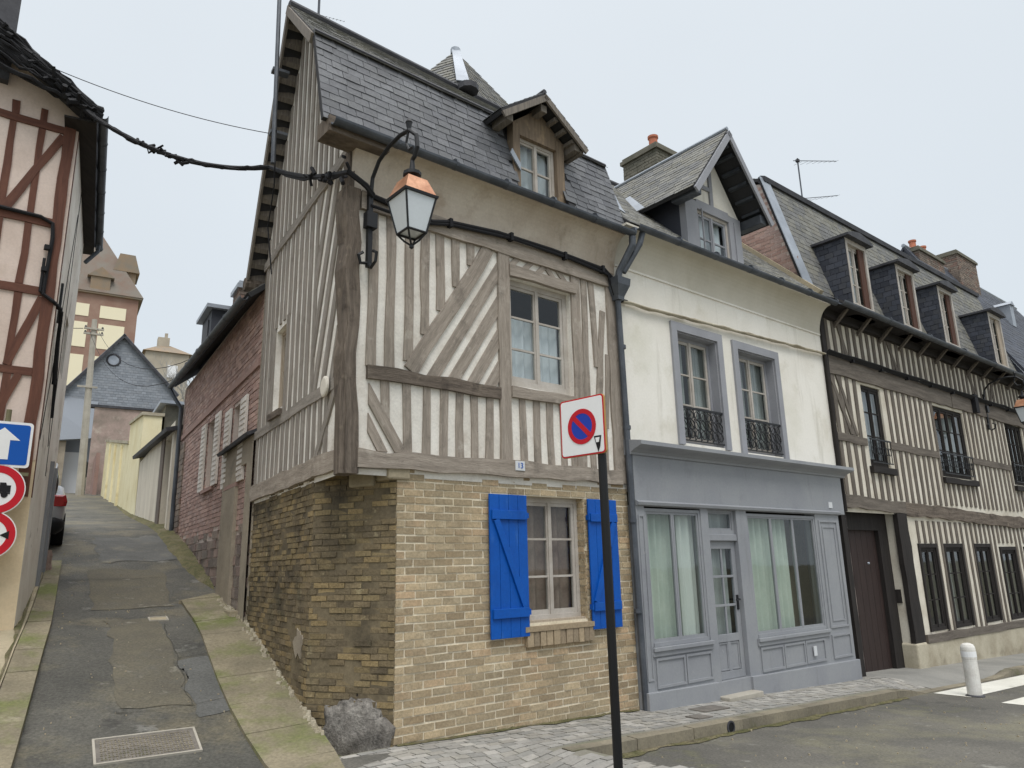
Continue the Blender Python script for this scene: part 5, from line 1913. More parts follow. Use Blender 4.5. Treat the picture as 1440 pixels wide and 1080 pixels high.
# roof: gable to the street, deep dark eaves over the alley
g0, g1 = L(-2.5, .3, 9.6), LS(3.8, 0, 9.6) + (L(-2.5, 0, 0) - L(0, 0, 0))
e0, e1 = L(.0, .3, 7.75) + LS.b * .18, LS(3.95, .18, 7.5)
w0, w1 = L(-5.3, .3, 7.7), LS(3.8, 0, 7.7) + (L(-5.3, 0, 0) - L(0, 0, 0))
mb = MB()
mb.slab(e0, e1, g1, g0, .12)
mb.slab(w0, w1, g1, g0, .12)
rf = mb.build('roof', 'lead', HL)
mb = MB()
slates(mb, e0, e1, g1, g0, .22, .13)
mb.build('slate_tiles', 'slate', rf)
mb = MB()
slates(mb, w0, w1, g1, g0, .22, .13)
mb.build('slate_tiles', 'slate', rf)
mb = MB()
mb.slab(e0 - V((0, 0, .16)) - LS.b * .02, e1 - V((0, 0, .16)) - LS.b * .02, e1 - V((0, 0, .16)) - LS.b * .4, e0 - V((0, 0, .16)) - LS.b * .4, .03)
mb.build('soffit', 'timber_black', HL)
gutter(HL, e0 + LS.b * .05 - V((0, 0, .04)), e1 + LS.b * .05 - V((0, 0, .04)), LS.b, .06)
mb = MB()
q = e1 + LS.b * .05 - V((0, 0, .1))
mb.tube([q - _l * .3, q - _l * .3 - V((0, 0, .12)), LS(3.55, .06, 7.0)], .035, 8)
mb.build('downpipe', 'gutter', HL)
mb = MB()
mb.box(L, -1.12, -.86, -.4, .12, 7.9, 11.5)
mb.build('chimney', 'lead', HL)
# cables clipped to this house
CB = thing('wall_cable', 'black cable that runs along a brown rail and down the corner of the pink house', 'cable', L(0, .05, 5))
def tb(parent, name, pts, r, n=6, mat='cable'):
    mb = MB()
    mb.tube(pts, r, n)
    return mb.build(name, mat, parent)
tb(CB, 'cable', [L(-5, .05, 6.16), L(-1, .05, 6.17), L(-.3, .05, 6.16), L(-.16, .05, 6.1), L(-.14, .05, 5.9), L(-.16, .05, 5.3), L(-.16, .05, 5.12), L(-.05, .05, 5.05), LS(.08, .05, 5.0), LS(.3, .05, 4.9), LS(.4, .04, 4.6), LS(.6, .04, 4.1)], .025)
tb(CB, 'cable', [L(-.2, .06, 5.6), L(-.2, .06, 5.15), LS(.1, .07, 4.96), LS(.35, .05, 4.7), LS(.7, .05, 4.2), LS(.9, .05, 3.7)], .018)
mb = MB()
for (a, z) in ((-.19, 5.75), (-.19, 5.45)):
    mb = MB()
    mb.box(L, a - .03, a + .03, .03, .1, z - .03, z + .03)
    mb.build('cable_clip', 'cable', CB)

# ================================================================ UP THE ALLEY, RIGHT SIDE
GW = thing('gateway_wall', 'grey rendered wall with a narrow brown door beside the corner house', 'wall', S(4.5, 0, 1.1))
mb = MB()
wall(mb, S, 3.72, 5.75, -.2, 3.48, .03, [(4.1, 4.78, 1.0, 3.12)], .3)
mb.box(S, 3.7, 5.75, -.6, -.28, 2.9, 3.48)
mb.face(S(5.75, .03, 0), S(5.75, -.6, 0), S(5.75, -.6, 3.48), S(5.75, .03, 3.48))
mb.build('wall', 'render_grey', GW)
mb = MB()
mb.slab(S(3.7, .14, 3.5), S(5.85, .14, 3.48), S(5.85, -.7, 3.85), S(3.7, -.7, 3.87), .05)
mb.build('roof', 'lead', GW)
mb = MB()
for i in range(5):
    x0 = 4.1 + i * .136
    mb.box(S, x0 + .003, x0 + .133, -.26, -.22, .9, 3.12)
mb.build('door', 'door_brown', GW)
mb = MB()
mb.box(S, 4.05, 4.83, -.3, .14, .85, 1.09)
mb.build('doorstep', 'stone', GW)

BH = thing('brick_house', 'small red brick house with white shutters up the alley', 'house', S(8, 0, 2))
B_ = Frame(S(3.9, -.02, 0), (S(11.1, .0, 0) - S(3.9, -.02, 0)), wS)
bo = [(.95, 1.62, 2.95, 4.2), (3.0, 3.85, 3.1, 4.33)]
mb = MB()
wall(mb, B_, -.1, 7.25, .5, 5.75, -.014, bo, .18)
mb.prism(Frame(B_(7.25, 0, 0), -wS, dS), [(0, .5), (4.5, .5), (4.5, 5.7), (2.2, 7.6), (0, 5.7)], -.1, 0)
mb.build('wall', 'red_mortar', BH)
mb = MB()
bricks(mb, B_, -.1, 7.25, 1.9, 5.7, 0, bo, ok=lambda a, c: c > 2.35 + .35 * noise.noise((a * 1.5, c, 1)) or a > 6.4)
mb.build('brick_facing', 'red_brick', BH)
mb = MB()
bricks(mb, B_, -.1, 6.6, .8, 2.75, .004, Lb=.24, H=.13, J=.02, jit=.012, ok=lambda a, c: c < 2.3 + .35 * noise.noise((a * 1.5, c, 1)))
mb.build('base_wall', 'rubble', BH)
mb = MB()
mb.box(B_, -.1, 7.25, 0, .03, 4.5, 4.6)
mb.build('string_course', 'red_brick', BH)
mb = MB()
bricks(mb, B_, 6.55, 7.27, 1.6, 4.4, .03, depth=.05, Lb=.34, H=.11)
mb.build('quoin', 'chim_brick', BH)
mb = MB()
mb.box(B_, -.1, 7.1, -1.2, -1.15, .5, 5.7)
mb.build('interior_wall', 'dark_room', BH)
for (a, b, c0, c1) in bo:
    window(BH, B_, a, b, c0, c1, -.12, 'wood_pale', 2, (.5,), cur=[('curtain_grey', .0, 1, 0, 1, 4)])
    for x in (a - .46, b + .02):
        mb = MB()
        mb.box(B_, x, x + .44, .01, .04, c0 - .03, c1)
        for k in range(14):
            mb.box(B_, x + .05, x + .39, .04, .052, c0 + .05 + k * .085, c0 + .1 + k * .085)
        mb.build('shutter', 'white_paint', BH)
    mb = MB()
    mb.box(B_, a - .08, b + .08, -.02, .05, c0 - .09, c0 - .03)
    mb.build('window_sill', 'red_brick', BH)
e0, e1, r0, r1 = B_(-.15, .25, 5.55), B_(7.45, .25, 5.85), B_(-.15, -2.2, 7.6), B_(7.45, -2.2, 7.75)
mb = MB()
mb.slab(e0, e1, r1, r0, .07)
mb.slab(B_(-.15, -4.6, 5.6), B_(7.45, -4.6, 5.7), r1, r0, .07)
rf = mb.build('roof', 'deck', BH)
mb = MB()
slates(mb, e0, e1, r1, r0, .22, .13)
mb.build('slate_tiles', 'slate_moss', rf)
gutter(BH, e0 + wS * .05 - V((0, 0, .05)), e1 + wS * .05 - V((0, 0, .05)), wS, .06)
mb = MB()
mb.tube([e1 + wS * .05 - V((0, 0, .1)), B_(7.3, .2, 5.5), B_(7.15, .07, 5.25), B_(7.12, .07, 2.3)], .045, 8)
mb.build('downpipe', 'gutter', BH)
mb = MB()
mb.box(B_, 5.1, 6.2, -1.4, -.1, 5.4, 7.02)
dm = mb.build('dormer', 'slate_cheek', BH)
mb = MB()
mb.box(B_, 4.98, 6.32, -1.8, .02, 7.02, 7.1)
mb.build('dormer_roof', 'zinc', dm)
mb = MB()
mb.box(B_, 5.35, 5.95, -.1, -.075, 6.2, 6.85)
mb.build('window', 'lead', dm)
chimney('chimney', 'squat brick chimney', B_, 4.2, 4.8, -1.0, -.45, 5.6, 7.25, [], 'chim_brick', 'zinc', parent=BH)

SHD = thing('lean_to_shed', 'cream rendered shed with a dark sloping roof and brown door up the alley', 'shed', S(15, .1, 3))
mb = MB()
wall(mb, S, 11.25, 18.9, 1.5, 5.0, .14, [(11.6, 12.7, 2.5, 4.75)], .4)
mb.prism(Frame(S(18.9, 0, 0), -wS, dS), [(-.14, 2), (3, 2), (3, 5.6), (-.14, 5.1)], -.1, 0)
mb.prism(Frame(S(11.25, 0, 0), -wS, -dS), [(-.14, 2), (3, 2), (3, 5.2), (-.14, 4.8)], -.1, 0)
mb.build('wall', 'shed', SHD)
mb = MB()
mb.slab(S(11.1, .35, 4.8), S(19.1, .35, 5.22), S(19.1, -2.8, 6.0), S(11.1, -2.8, 5.6), .09)
mb.build('roof', 'lead', SHD)
mb = MB()
mb.box(S, 11.6, 12.7, -.2, -.15, 2.4, 4.75)
mb.build('door', 'door_brown', SHD)
mb = MB()
mb.box(S, 12.7, 13.3, .14, .17, 2.0, 4.85)
mb.build('door_jamb', 'chim_brick', SHD)

YW = thing('yellow_wall', 'pale yellow rendered garden wall stepping up the alley', 'wall', S(28, .1, 4))
mb = MB()
def tw(s_):
    return interp(s_, [19, 24, 40], [6.75, 7.0, 9.4])
ss = rng(19, 24, 1)
mb.prism(S, [(19, 2.5), (24, 3), (24, 7.1), (19, 6.55)], -.4, .14)
mb.build('wall', 'yellow', YW)
mb = MB()
mb.prism(S, [(24.02, 3), (40, 4.5), (40, 8.9), (24.02, 6.35)], -.35, .12)
for s_ in (27, 31, 35):
    mb.box(S, s_, s_ + .5, .12, .2, 3.5, interp(s_, [24, 40], [6.3, 8.8]))
mb.build('wall', 'yellow', YW)
mb = MB()
mb.prism(S, [(23.9, 6.36), (40.1, 8.91), (40.1, 9.03), (23.9, 6.48)], -.42, .18)
mb.prism(S, [(18.95, 6.55), (24.05, 7.1), (24.05, 7.2), (18.95, 6.65)], -.46, .2)
mb.build('coping', 'stone_base', YW)
SHB = thing('dark_outhouse', 'dark slate-sided outhouse behind the yellow wall', 'outhouse', S(21, -1, 4))
mb = MB()
mb.box(S, 19.3, 22, -3.2, -.5, 3, 7.0)
mb.build('wall', 'chim_cement', SHB)
mb = MB()
mb.box(S, 19.0, 22.3, -3.5, -.3, 7.0, 7.1)
mb.build('roof', 'zinc', SHB)

PW = thing('pink_brick_wall', 'faded pink brick wall under the slate gable at the head of the alley', 'wall', S(44, -1, 7))
mb = MB()
mb.box(S, 44, 44.4, -5.2, .75, 5, 11.6)
mb.build('wall', 'pink_wall', PW)
mb = MB()
mb.box(S, 43.9, 44.5, -5.3, 1.05, 11.6, 11.75)
mb.build('coping', 'lead', PW)
mb = MB()
mb.box(S, 41, 43.9, .3, .5, 5.5, 8.4)
mb.build('wall', 'red_brick', PW)

GH = thing('slate_gable_house', 'house with a blue-grey slate-hung gable and small round window', 'house', S(50, -1, 8))
G_ = Frame(S(50, 0, 0), wS, -dS)
gp = [(-4.3, 9), (2.5, 9), (2.5, 13.7), (-.74, 18.0), (-4.3, 14.3)]
mb = MB()
mb.prism(G_, gp, -9, 0)
mb.build('wall', 'slate_blue', GH)
mb = MB()
def in_g(a, c):
    tp = 13.7 + (2.5 - a) * 4.3 / 3.24 if a > -.74 else 14.3 + (a + 4.3) * 3.7 / 3.56
    return c < tp - .05 and math.hypot(a + .25, c - 16.2) > .42
bricks(mb, G_, -4.3, 2.5, 11.6, 18.0, .03, Lb=.3, H=.17, J=.012, ok=in_g, jit=.006, depth=.03)
mb.build('slate_tiles', 'slate_blue', GH)
mb = MB()
mb.tube([G_(-.25 + .4 * cos(t * pi / 8), .05, 16.2 + .4 * sin(t * pi / 8)) for t in range(17)], .06, 6)
wr = mb.build('window', 'lead', GH)
mb = MB()
mb.prism(G_, [(-.25 + .38 * cos(t * pi / 8), 16.2 + .38 * sin(t * pi / 8)) for t in range(16)], .0, .04)
mb.build('pane', 'zinc', wr)
mb = MB()
ap_ = G_(-.74, .3, 18.15)
for (a, c) in ((-4.6, 14.1), (2.9, 13.3)):
    mb = MB()
    mb.slab(G_(a, .3, c), G_(a, -9.2, c), G_(-.74, -9.2, 18.15), ap_, .12)
    mb.build('roof', 'slate_blue', GH)
    mb = MB()
    board(mb, ap_ - V((0, 0, .05)), G_(a, .3, c) - V((0, 0, .05)), .18, .04, -dS)
    mb.build('bargeboard', 'lead', GH)
mb = MB()
mb.box(G_, 1.0, 2.5, .02, .1, 5.5, 9.6)
mb.build('door', 'plate_blue', GH)
mb = MB()
mb.slab(G_(.4, 1.6, 10.4), G_(4.5, 1.6, 9.9), G_(4.5, 0, 13.6), G_(.4, 0, 13.2), .12)
mb.build('porch_roof', 'slate_blue', GH)
mb = MB()
mb.box(G_, 2.0, 4.4, .0, 1.3, 5.5, 10.2)
mb.build('porch_wall', 'render_grey', GH)

UP = thing('utility_pole', 'pale concrete utility pole at the head of the alley', 'pole', S(40, 1.12, 6))
mb = MB()
A, B = S(40, 1.12, 5.5), S(40, 1.38, 15.9)
mb.tube([A, B], [.22, .14], 8)
mb.build('pole', 'concrete', UP)
for z in (15.3, 15.0, 11.9):
    mb = MB()
    mb.box(Frame(S(40, 1.36, z), wS, -dS), -.5, .5, .1, .2, -.05, .05)
    mb.build('crossarm', 'concrete', UP)
for z in (15.3, 15.0):
    for a in (-.42, .42):
        mb = MB()
        mb.lathe(Frame(S(40, 1.36, z), wS, -dS)(a, .15, .05), [(.04, 0), (.06, .05), (.03, .12)], 8)
        mb.build('insulator', 'lead', UP)
WR = thing('overhead_wire', 'thin wires from the utility pole across the sky to the brick house', 'wire', S(40, 1, 15))
for k, (A, B, sg) in enumerate(((S(40, 1.2, 15.4), B_(6.5, -1, 7.1), 1.6), (S(40, 1.6, 15.3), B_(6.4, -1, 7.0), 2.2))):
    tb(WR, 'wire', [A.lerp(B, i / 14) - V((0, 0, sg * 4 * (i / 14) * (1 - i / 14))) for i in range(15)], .012, 4)
tb(WR, 'wire', [S(40, 1.9, 15.3), S(43, 6, 15.6)], .02, 4)

# far houses on the rise
MA = thing('brick_mansion', 'tall red brick and cream mansion with a steep hipped roof far up the hill', 'house', S(95, 0, 28))
G2 = Frame(S(95, 0, 0), wS, -dS)
mb = MB()
mb.box(G2, -4.4, 9, -12, 0, 15, 36.0)
mb.build('wall', 'mansion_brick', MA)
mb = MB()
for (a0, a1) in ((-3.1, -.2), (1.0, 2.9), (4.2, 6.5)):
    for (c0, c1) in ((33.0 - .0, 35.0 - .4), (29.0, 32.2), (24, 28)):
        mb.box(G2, a0, a1, 0, .06, c0, c1)
mb.build('panel', 'mansion_cream', MA)
mb = MB()
mb.box(G2, -4.8, 9.6, -12.6, .4, 36.0, 36.22)
mb.build('cornice', 'far_roof', MA)
mb = MB()
c = [G2(-4.9, .5, 36.22), G2(9.6, .5, 36.22), G2(9.6, -12.5, 36.22), G2(-4.9, -12.5, 36.22)]
t = [G2(1.4, -5, 47.5), G2(5, -5, 47.5)]
mb.mesh(c + t, [(0, 1, 5, 4), (1, 2, 5), (2, 3, 4, 5), (3, 0, 4), (0, 1, 2, 3)])
mb.build('roof', 'mansion_roof', MA)
mb = MB()
mb.box(G2, -3.9, -2.0, -5.5, -1.8, 36.3, 40.2)
mb.prism(G2, [(-4.3, 40.2), (-1.2, 40.2), (-1.8, 42.6), (-3.6, 42.6)], -5.9, -1.4)
mb.build('dormer', 'far_roof', MA)
mb = MB()
mb.box(G2, -1.0, 1.2, -2, .3, 36.5, 38.3)
mb.prism(G2, [(-1.4, 38.3), (1.6, 38.3), (.1, 39.6)], -2.2, .5)
mb.build('dormer', 'far_roof', MA)

FH = thing('hilltop_house', 'small ochre hilltop house with a low hipped roof and central chimney', 'house', S(80, -6.5, 20))
G3 = Frame(S(80, 0, 0), wS, -dS)
mb = MB()
mb.box(G3, -9.0, -4.6, -6, 0, 12, 25.4)
mb.build('wall', 'far_wall', FH)
mb = MB()
c = [G3(-9.3, .3, 25.4), G3(-4.3, .3, 25.4), G3(-4.3, -6.3, 25.4), G3(-9.3, -6.3, 25.4)]
t = [G3(-7.3, -2.5, 26.9), G3(-6.3, -2.5, 26.9)]
mb.mesh(c + t, [(0, 1, 5, 4), (1, 2, 5), (2, 3, 4, 5), (3, 0, 4), (0, 1, 2, 3)])
mb.build('roof', 'far_roof', FH)
mb = MB()
mb.box(G3, -7.1, -5.9, -3, -2, 26.2, 27.7)
mb.box(G3, -6.9, -6.6, -2.7, -2.3, 27.7, 28.3)
mb.build('chimney', 'far_wall', FH)
mb = MB()
mb.box(G3, -7.9, -6.9, .02, .08, 22.6, 24.0)
mb.build('window', 'sign_white', FH)

def bare_tree(x, w_, z, h):
    t = thing('bare_tree', '', 'tree', S(x, w_, z), 'bare trees behind the brick house')
    tm, cmb = MB(), MB()
    def grow(p, d, l, r, lev):
        q = p + d * l
        (tm if lev < 2 else cmb).tube([p, p.lerp(q, .5) + V((RND.uniform(-.04, .04) * l, RND.uniform(-.04, .04) * l, 0)), q], [r, r * .85, r * .7], 5 if lev < 2 else 3, cap=False)
        if lev >= 5:
            return
        for k in range(3 if lev < 4 else 2):
            nd = (d + V((RND.uniform(-.75, .75), RND.uniform(-.75, .75), RND.uniform(-.1, .5)))).normalized()
            grow(p.lerp(q, RND.uniform(.55, 1)), nd, l * RND.uniform(.6, .8), r * .6, lev + 1)
    grow(S(x, w_, z), V((0, 0, 1)), h * .34, h * .012, 0)
    tm.build('trunk', 'twig', t)
    cmb.build('crown', 'twig', t)
    return t
for i, (x, w_, z, h) in enumerate(((70, -6.4, 13.5, 10.5), (72, -8.0, 13, 12), (74, -9.5, 13, 11))):
    bare_tree(x, w_, z, h)['label'] = ['thin bare tree beside the ochre hilltop house', 'tallest bare tree above the brick house roof', 'bare tree half hidden by the brick house roof'][i]

# ================================================================ STREET LAMPS
def street_lamp(fr, label):
    """fr: origin at the wall, b out from it"""
    t = thing('street_lamp', label, 'street lamp', fr(0, 0, 4.9), 'copper-topped lanterns on wall brackets')
    R_ = .86
    fr = Frame(fr(0, 0, -.09), fr.a, fr.b)
    mb = MB()
    mb.box(fr, -.025, .025, .0, .05, 4.72, 5.62)
    mb.tube([fr(0, .04, 5.55), fr(0, .07, 5.72), fr(0, .2, 5.86), fr(0, .4, 5.93), fr(0, .62, 5.95), fr(0, .8, 5.92), fr(0, .93, 5.8), fr(0, .95, 5.66), fr(0, .9, 5.58), fr(0, R_, 5.56)], .022, 8)
    mb.tube([fr(0, .79, 5.93), fr(0, .79, 6.0)], [.02, .032], 8)
    mb.lathe(fr(0, .79, 5.98), [(.02, 0), (.038, .03), (.02, .07), (.005, .09)], 8)
    mb.tube([fr(0, .78, 5.92), fr(0, .74, 5.8), fr(0, .8, 5.7), fr(0, .87, 5.7)], .014, 6)
    mb.tube([fr(0, .03, 4.76), fr(0, .08, 4.7), fr(0, .17, 4.74), fr(0, .19, 4.83), fr(0, .12, 4.87)], .018, 6)
    mb.tube([fr(-.02, .03, 4.76), fr(-.1, .04, 4.74), fr(-.13, .05, 4.82), fr(-.08, .05, 4.86)], .018, 6)
    mb.box(fr, -.06, .06, -.0, .09, 5.15, 5.32)
    mb.build('bracket', 'iron', t)
    c = fr(0, R_, 0)
    sq = 1 / 1.0
    mb = MB()
    mb.lathe(c, [(.172, 5.15), (.105, 5.33), (.06, 5.33)], sq=True)
    mb.build('lamp_roof', 'copper', t)
    mb = MB()
    mb.lathe(c, [(.06, 5.33), (.05, 5.37), (.09, 5.385), (.09, 5.42), (.03, 5.45), (.02, 5.56)], 10)
    mb.lathe(c, [(.182, 5.125), (.187, 5.15), (.172, 5.155), (.167, 5.125)], sq=True)
    cor = []
    for k in range(4):
        d = dF * (1, -1, -1, 1)[k] + oF * (1, 1, -1, -1)[k]
        cor.append((c + d * .166 + V((0, 0, 5.13)), c + d * .1 + V((0, 0, 4.78))))
    for k in range(4):
        mb.tube([cor[k][0], cor[k][1]], .011, 6)
        mb.tube([cor[k][1], cor[(k + 1) % 4][1]], .012, 6)
        mb.tube([cor[k][1], cor[k][1].lerp(c + V((0, 0, 4.68)), .5) - V((0, 0, .025)), c + V((0, 0, 4.655))], .01, 6)
    mb.lathe(c, [(.0, 4.62), (.022, 4.635), (.022, 4.66), (.008, 4.68)], 8)
    mb.build('lantern_frame', 'iron', t)
    mb = MB()
    for k in range(4):
        a, b = cor[k], cor[(k + 1) % 4]
        mb.face(a[0], b[0], b[1], a[1])
    mb.build('lamp_glass', 'lamp_glass', t)
    mb = MB()
    mb.face(*[x[1] + V((0, 0, .01)) for x in cor])
    mb.build('lamp_glass', 'lamp_glass', t)
    return t
street_lamp(Frame(F(-.42, .05, 0), dF, oF), 'black wall lantern with copper top at the corner house above the crossing cables')
street_lamp(Frame(F(16.95, .0, .0), dF, oF), 'copper-topped lantern hanging from the long half-timbered house')

# ================================================================ CABLES ACROSS THE ALLEY AND ALONG THE FRONTS
OC = thing('overhead_cable', 'thick tangled bundle of black cables sagging across the alley to the lantern', 'cable', L(0, .4, 7.7))
A, B = L(-.02, .38, 7.68), S(2.5, .3, 6.93)
def sag(A, B, s_, n=20, wob=0, ph=0):
    return [A.lerp(B, i / n) - V((0, 0, s_ * 4 * (i / n) * (1 - i / n))) + V((wob * noise.noise((i * .6, ph, 0)), wob * noise.noise((i * .6, ph, 5)), wob * noise.noise((i * .6, ph, 9)))) * (1 if 0 < i < n else 0) for i in range(n + 1)]
SAG = .28
TAIL = [S(2.0, .2, 6.62), S(1.4, .13, 6.3), S(1.0, .11, 6.12), S(.5, .11, 5.86), S(.2, .13, 5.72), F(-.72, .16, 5.6), F(-.5, .13, 5.52), F(-.4, .1, 5.45)]
for k, r in enumerate((.034, .026, .022, .02)):
    tb(OC, 'cable', sag(A, B, SAG, 24, .05 if k else .01, k * 3.1) + [p + V((0, 0, .045 * noise.noise((i * 1.3, k * 5, 2)) - .012 * k)) for i, p in enumerate(TAIL)], r * .9)
for (t0, t1, k) in ((.22, .45, 8), (.25, .5, 11), (.3, .48, 14), (.28, .46, 17)):
    P_ = sag(A, B, SAG, 24)
    i0, i1 = int(t0 * 24), int(t1 * 24)
    tb(OC, 'cable', [p + V((.09 * noise.noise((i * .9, k, 0)), .09 * noise.noise((i * .9, k, 4)), .11 * noise.noise((i * .9, k, 8)))) for i, p in enumerate(P_[i0:i1 + 1])], .014, 5)
mb = MB()
for i in range(14):
    p = sag(A, B, SAG, 48)[14 + i] + V((RND.uniform(-.02, .02), RND.uniform(-.02, .02), RND.uniform(-.03, .02)))
    mb.tube([p, p + V((RND.uniform(-.08, .08), RND.uniform(-.08, .08), RND.uniform(-.08, .08)))], .022, 6)
    mb.build('connector', 'cable', OC)
    mb = MB()
for i in range(16):
    p = TAIL[2 + i % 4] + wS * .04 + V((RND.uniform(-.05, .05), RND.uniform(-.05, .05), RND.uniform(-.12, .14)))
    mb.tube([p, p + V((RND.uniform(-.07, .07), RND.uniform(-.07, .07), RND.uniform(-.12, .06)))], RND.uniform(.01, .025), 6)
    mb.build('connector', 'cable', OC)
    mb = MB()
EC = thing('eaves_cable', 'dense black knot of cables and clamps along the gable edge of the pink house', 'cable', L(-.5, .35, 8))
for k in range(30):
    o_ = RND.uniform(-1.15, .16)
    pts = []
    for i in range(16):
        t = i / 15
        a = -1.9 + 2.1 * t
        z = 9.0 - 1.28 * t + o_ * (1 - t * .9) * .8
        pts.append(L(a, .38 + .1 * noise.noise((k, i * .5, 0)), z + .07 * noise.noise((k * 3, i * .7, 3))))
    tb(EC, 'cable', pts, RND.choice((.016, .022, .03)), 5)
mb = MB()
for i in range(34):
    t = RND.random() ** .7
    p = L(-1.6 + 1.7 * t, .4 + RND.uniform(-.05, .05), 8.8 - 1.12 * t + RND.uniform(-.3, .06) * (1 - t * .8))
    mb.tube([p, p + V((RND.uniform(-.12, .12), RND.uniform(-.12, .12), RND.uniform(-.1, .1)))], RND.uniform(.02, .045), 6)
    mb.build('connector', 'cable', EC)
    mb = MB()
FC = thing('facade_cable', 'black cable clipped along the fronts under the eaves of all three houses', 'cable', F(5, .06, 5.3))
tb(FC, 'cable', [F(-.45, .08, 5.45), F(.0, .08, 5.4), F(.35, .09, 5.36), F(.6, .08, 5.43), F(1.3, .08, 5.5), F(2.2, .08, 5.51), F(2.8, .08, 5.49), F(3.15, .08, 5.48), F(3.28, .08, 5.4), F(3.3, .08, 5.25), F(3.4, .06, 5.12), F(3.6, .05, 5.12)], .03)
tb(FC, 'cable', [F(-.42, .1, 5.32), F(.2, .1, 5.3), F(.6, .09, 5.4), F(1.5, .09, 5.48), F(2.5, .09, 5.47), F(3.2, .09, 5.42), F(3.34, .08, 5.1)], .018)
for k in range(4):
    tb(FC, 'cable', [F(3.5 + i * .145, .04 + .012 * k, 5.1 + .0045 * i + .03 * noise.noise((i * .4, k * 4, 0))) for i in range(39)], .015, 6, 'stone_base')
for k in range(5):
    tb(FC, 'cable', [F(9.05 + i * .5, .07 + .015 * k, 5.29 - .0 * i + .035 * noise.noise((i * .7, k * 4, 2)) + .012 * k) for i in range(23)], .019, 5)
for u in (.6, 1.5, 2.4, 3.1, 10, 11.2, 12.4, 13.6, 14.8, 16, 17.2, 18.4):
    z = interp(u, [.6, 1.5, 3.1, 3.5, 8.9, 9.1, 20], [5.42, 5.5, 5.47, 5.12, 5.27, 5.3, 5.3])
    mb = MB()
    mb.box(F, u - .02, u + .02, .02, .12, z - .05, z + .05)
    mb.build('cable_clip', 'cable', FC)
mb = MB()
mb.box(F, 16.0, 16.2, .03, .14, 4.95, 5.4)
mb.build('junction_box', 'cable', FC)
TW = thing('thin_wire', 'hair-thin wire high over the alley between the two gables', 'wire', L(0, .4, 8))
tb(TW, 'wire', sag(L(-.42, .4, 8.12), S(2.6, .3, 7.5), .1, 16), .006, 4)
MP = thing('roof_mast', 'slim grey mast standing up the gable edge of the corner house', 'mast', S(2.4, .36, 7))
tb(MP, 'mast', [S(1.98, .38, 6.7), S(2.52, .36, 12.4)], .03, 8, 'gutter')
tb(MP, 'wire', [S(2.0, .36, 7.2), S(2.2, .3, 6.5), S(2.6, .26, 6.1), S(2.5, .2, 5.4)], .009, 4)
for z in (7.2, 8.2):
    mb = MB()
    mb.box(S, 1.98 + (z - 6.7) * .095, 2.1 + (z - 6.7) * .095, .2, .42, z - .02, z + .02)
    mb.build('mast_clamp', 'gutter', MP)

def aerial(name_label, p, h, ax, ln, els):
    t = thing('tv_aerial', name_label, 'aerial', p)
    tb(t, 'mast', [p, p + V((0, 0, h))], .018, 6, 'gutter')
    for (z, sgn, l, tilt) in els:
        c = p + V((0, 0, h * z))
        mb = MB()
        e = c + ax * l * sgn + V((0, 0, tilt))
        mb.tube([c - ax * .1 * l * sgn, e], .005 * l, 5)
        pr = ax.cross(V((0, 0, 1))).normalized()
        for i in range(8):
            q = c.lerp(e, i / 7)
            k = l * (.05 - .003 * i)
            mb.tube([q - pr * k, q + pr * k], .004, 4)
        mb.build('antenna', 'gutter', t)
    mb = MB()
    mb.box(Frame(p + V((0, 0, h * .95)), ax, ax.cross(V((0, 0, 1)))), -.04, .04, -.04, .04, 0, .07)
    mb.build('amplifier', 'lead', t)
aerial('thin television aerial on the mansard ridge behind the pitched dormer', F(13.0, -2.0, 9.6), 2.1, dF, 1.2, [(.93, 1, 2.2, .85), (.42, 1, 2.0, .8)])
aerial('television aerial on the corner house ridge, cut by the top of the photo', F(-.1, -2.2, 9.15), .75, dF, 1.0, [(.3, 1, .4, .1)])

# ================================================================ ROAD SIGNS
px_, py_ = .733, 6.12
NP = thing('no_parking_sign', 'square no-parking sign on a slim black post in front of the corner house', 'road sign', (px_, py_, -.05))
hd = radians(134)
A_ = V((sin(hd), cos(hd), 0))
B2 = V((A_.y, -A_.x, 0))
if B2.dot(V((0, -1, 0))) < 0:
    B2 = -B2
SG = Frame(V((px_, py_, 0)) - A_ * .155 + B2 * .05, A_, B2)
mb = MB()
mb.tube([(px_, py_, -.15), (px_, py_, 2.66)], .036, 14)
mb.lathe((px_, py_, -.06), [(.06, 0), (.05, .03), (.037, .05)], 14)
mb.build('post', 'pole_black', NP)
def rrect(w_, h, r=.03, n=5):
    out = []
    for cx, cy, a0 in ((w_ - r, h - r, 0), (-w_ + r, h - r, 90), (-w_ + r, -h + r, 180), (w_ - r, -h + r, 270)):
        for k in range(n + 1):
            t = radians(a0 + 90 * k / n)
            out.append((cx + r * cos(t), cy + r * sin(t)))
    return out
def disc(mb, fr, ca, cc, r0, r1, b0, b1, n=40):
    if r0 <= 0:
        mb.prism(fr, [(ca + r1 * cos(2 * pi * k / n), cc + r1 * sin(2 * pi * k / n)) for k in range(n)], b0, b1)
        return
    for k in range(n):
        t, u = 2 * pi * k / n, 2 * pi * (k + 1) / n
        mb.prism(fr, [(ca + r * cos(x), cc + r * sin(x)) for r, x in ((r0, t), (r1, t), (r1, u), (r0, u))], b0, b1)
zc = 2.735
off = lambda pts: [(a, c + zc) for a, c in pts]
mb = MB()
mb.prism(SG, off(rrect(.238, .25)), -.022, .0)
pn = mb.build('sign_panel', 'sign_back', NP)
mb = MB()
mb.prism(SG, off(rrect(.236, .248)), .0, .003)
mb.build('border', 'sign_red', pn)
mb = MB()
mb.prism(SG, off(rrect(.224, .236, .022)), .003, .005)
mb.build('face', 'sign_white', pn)
mb = MB()
disc(mb, SG, .0, zc, .0, .12, .005, .007)
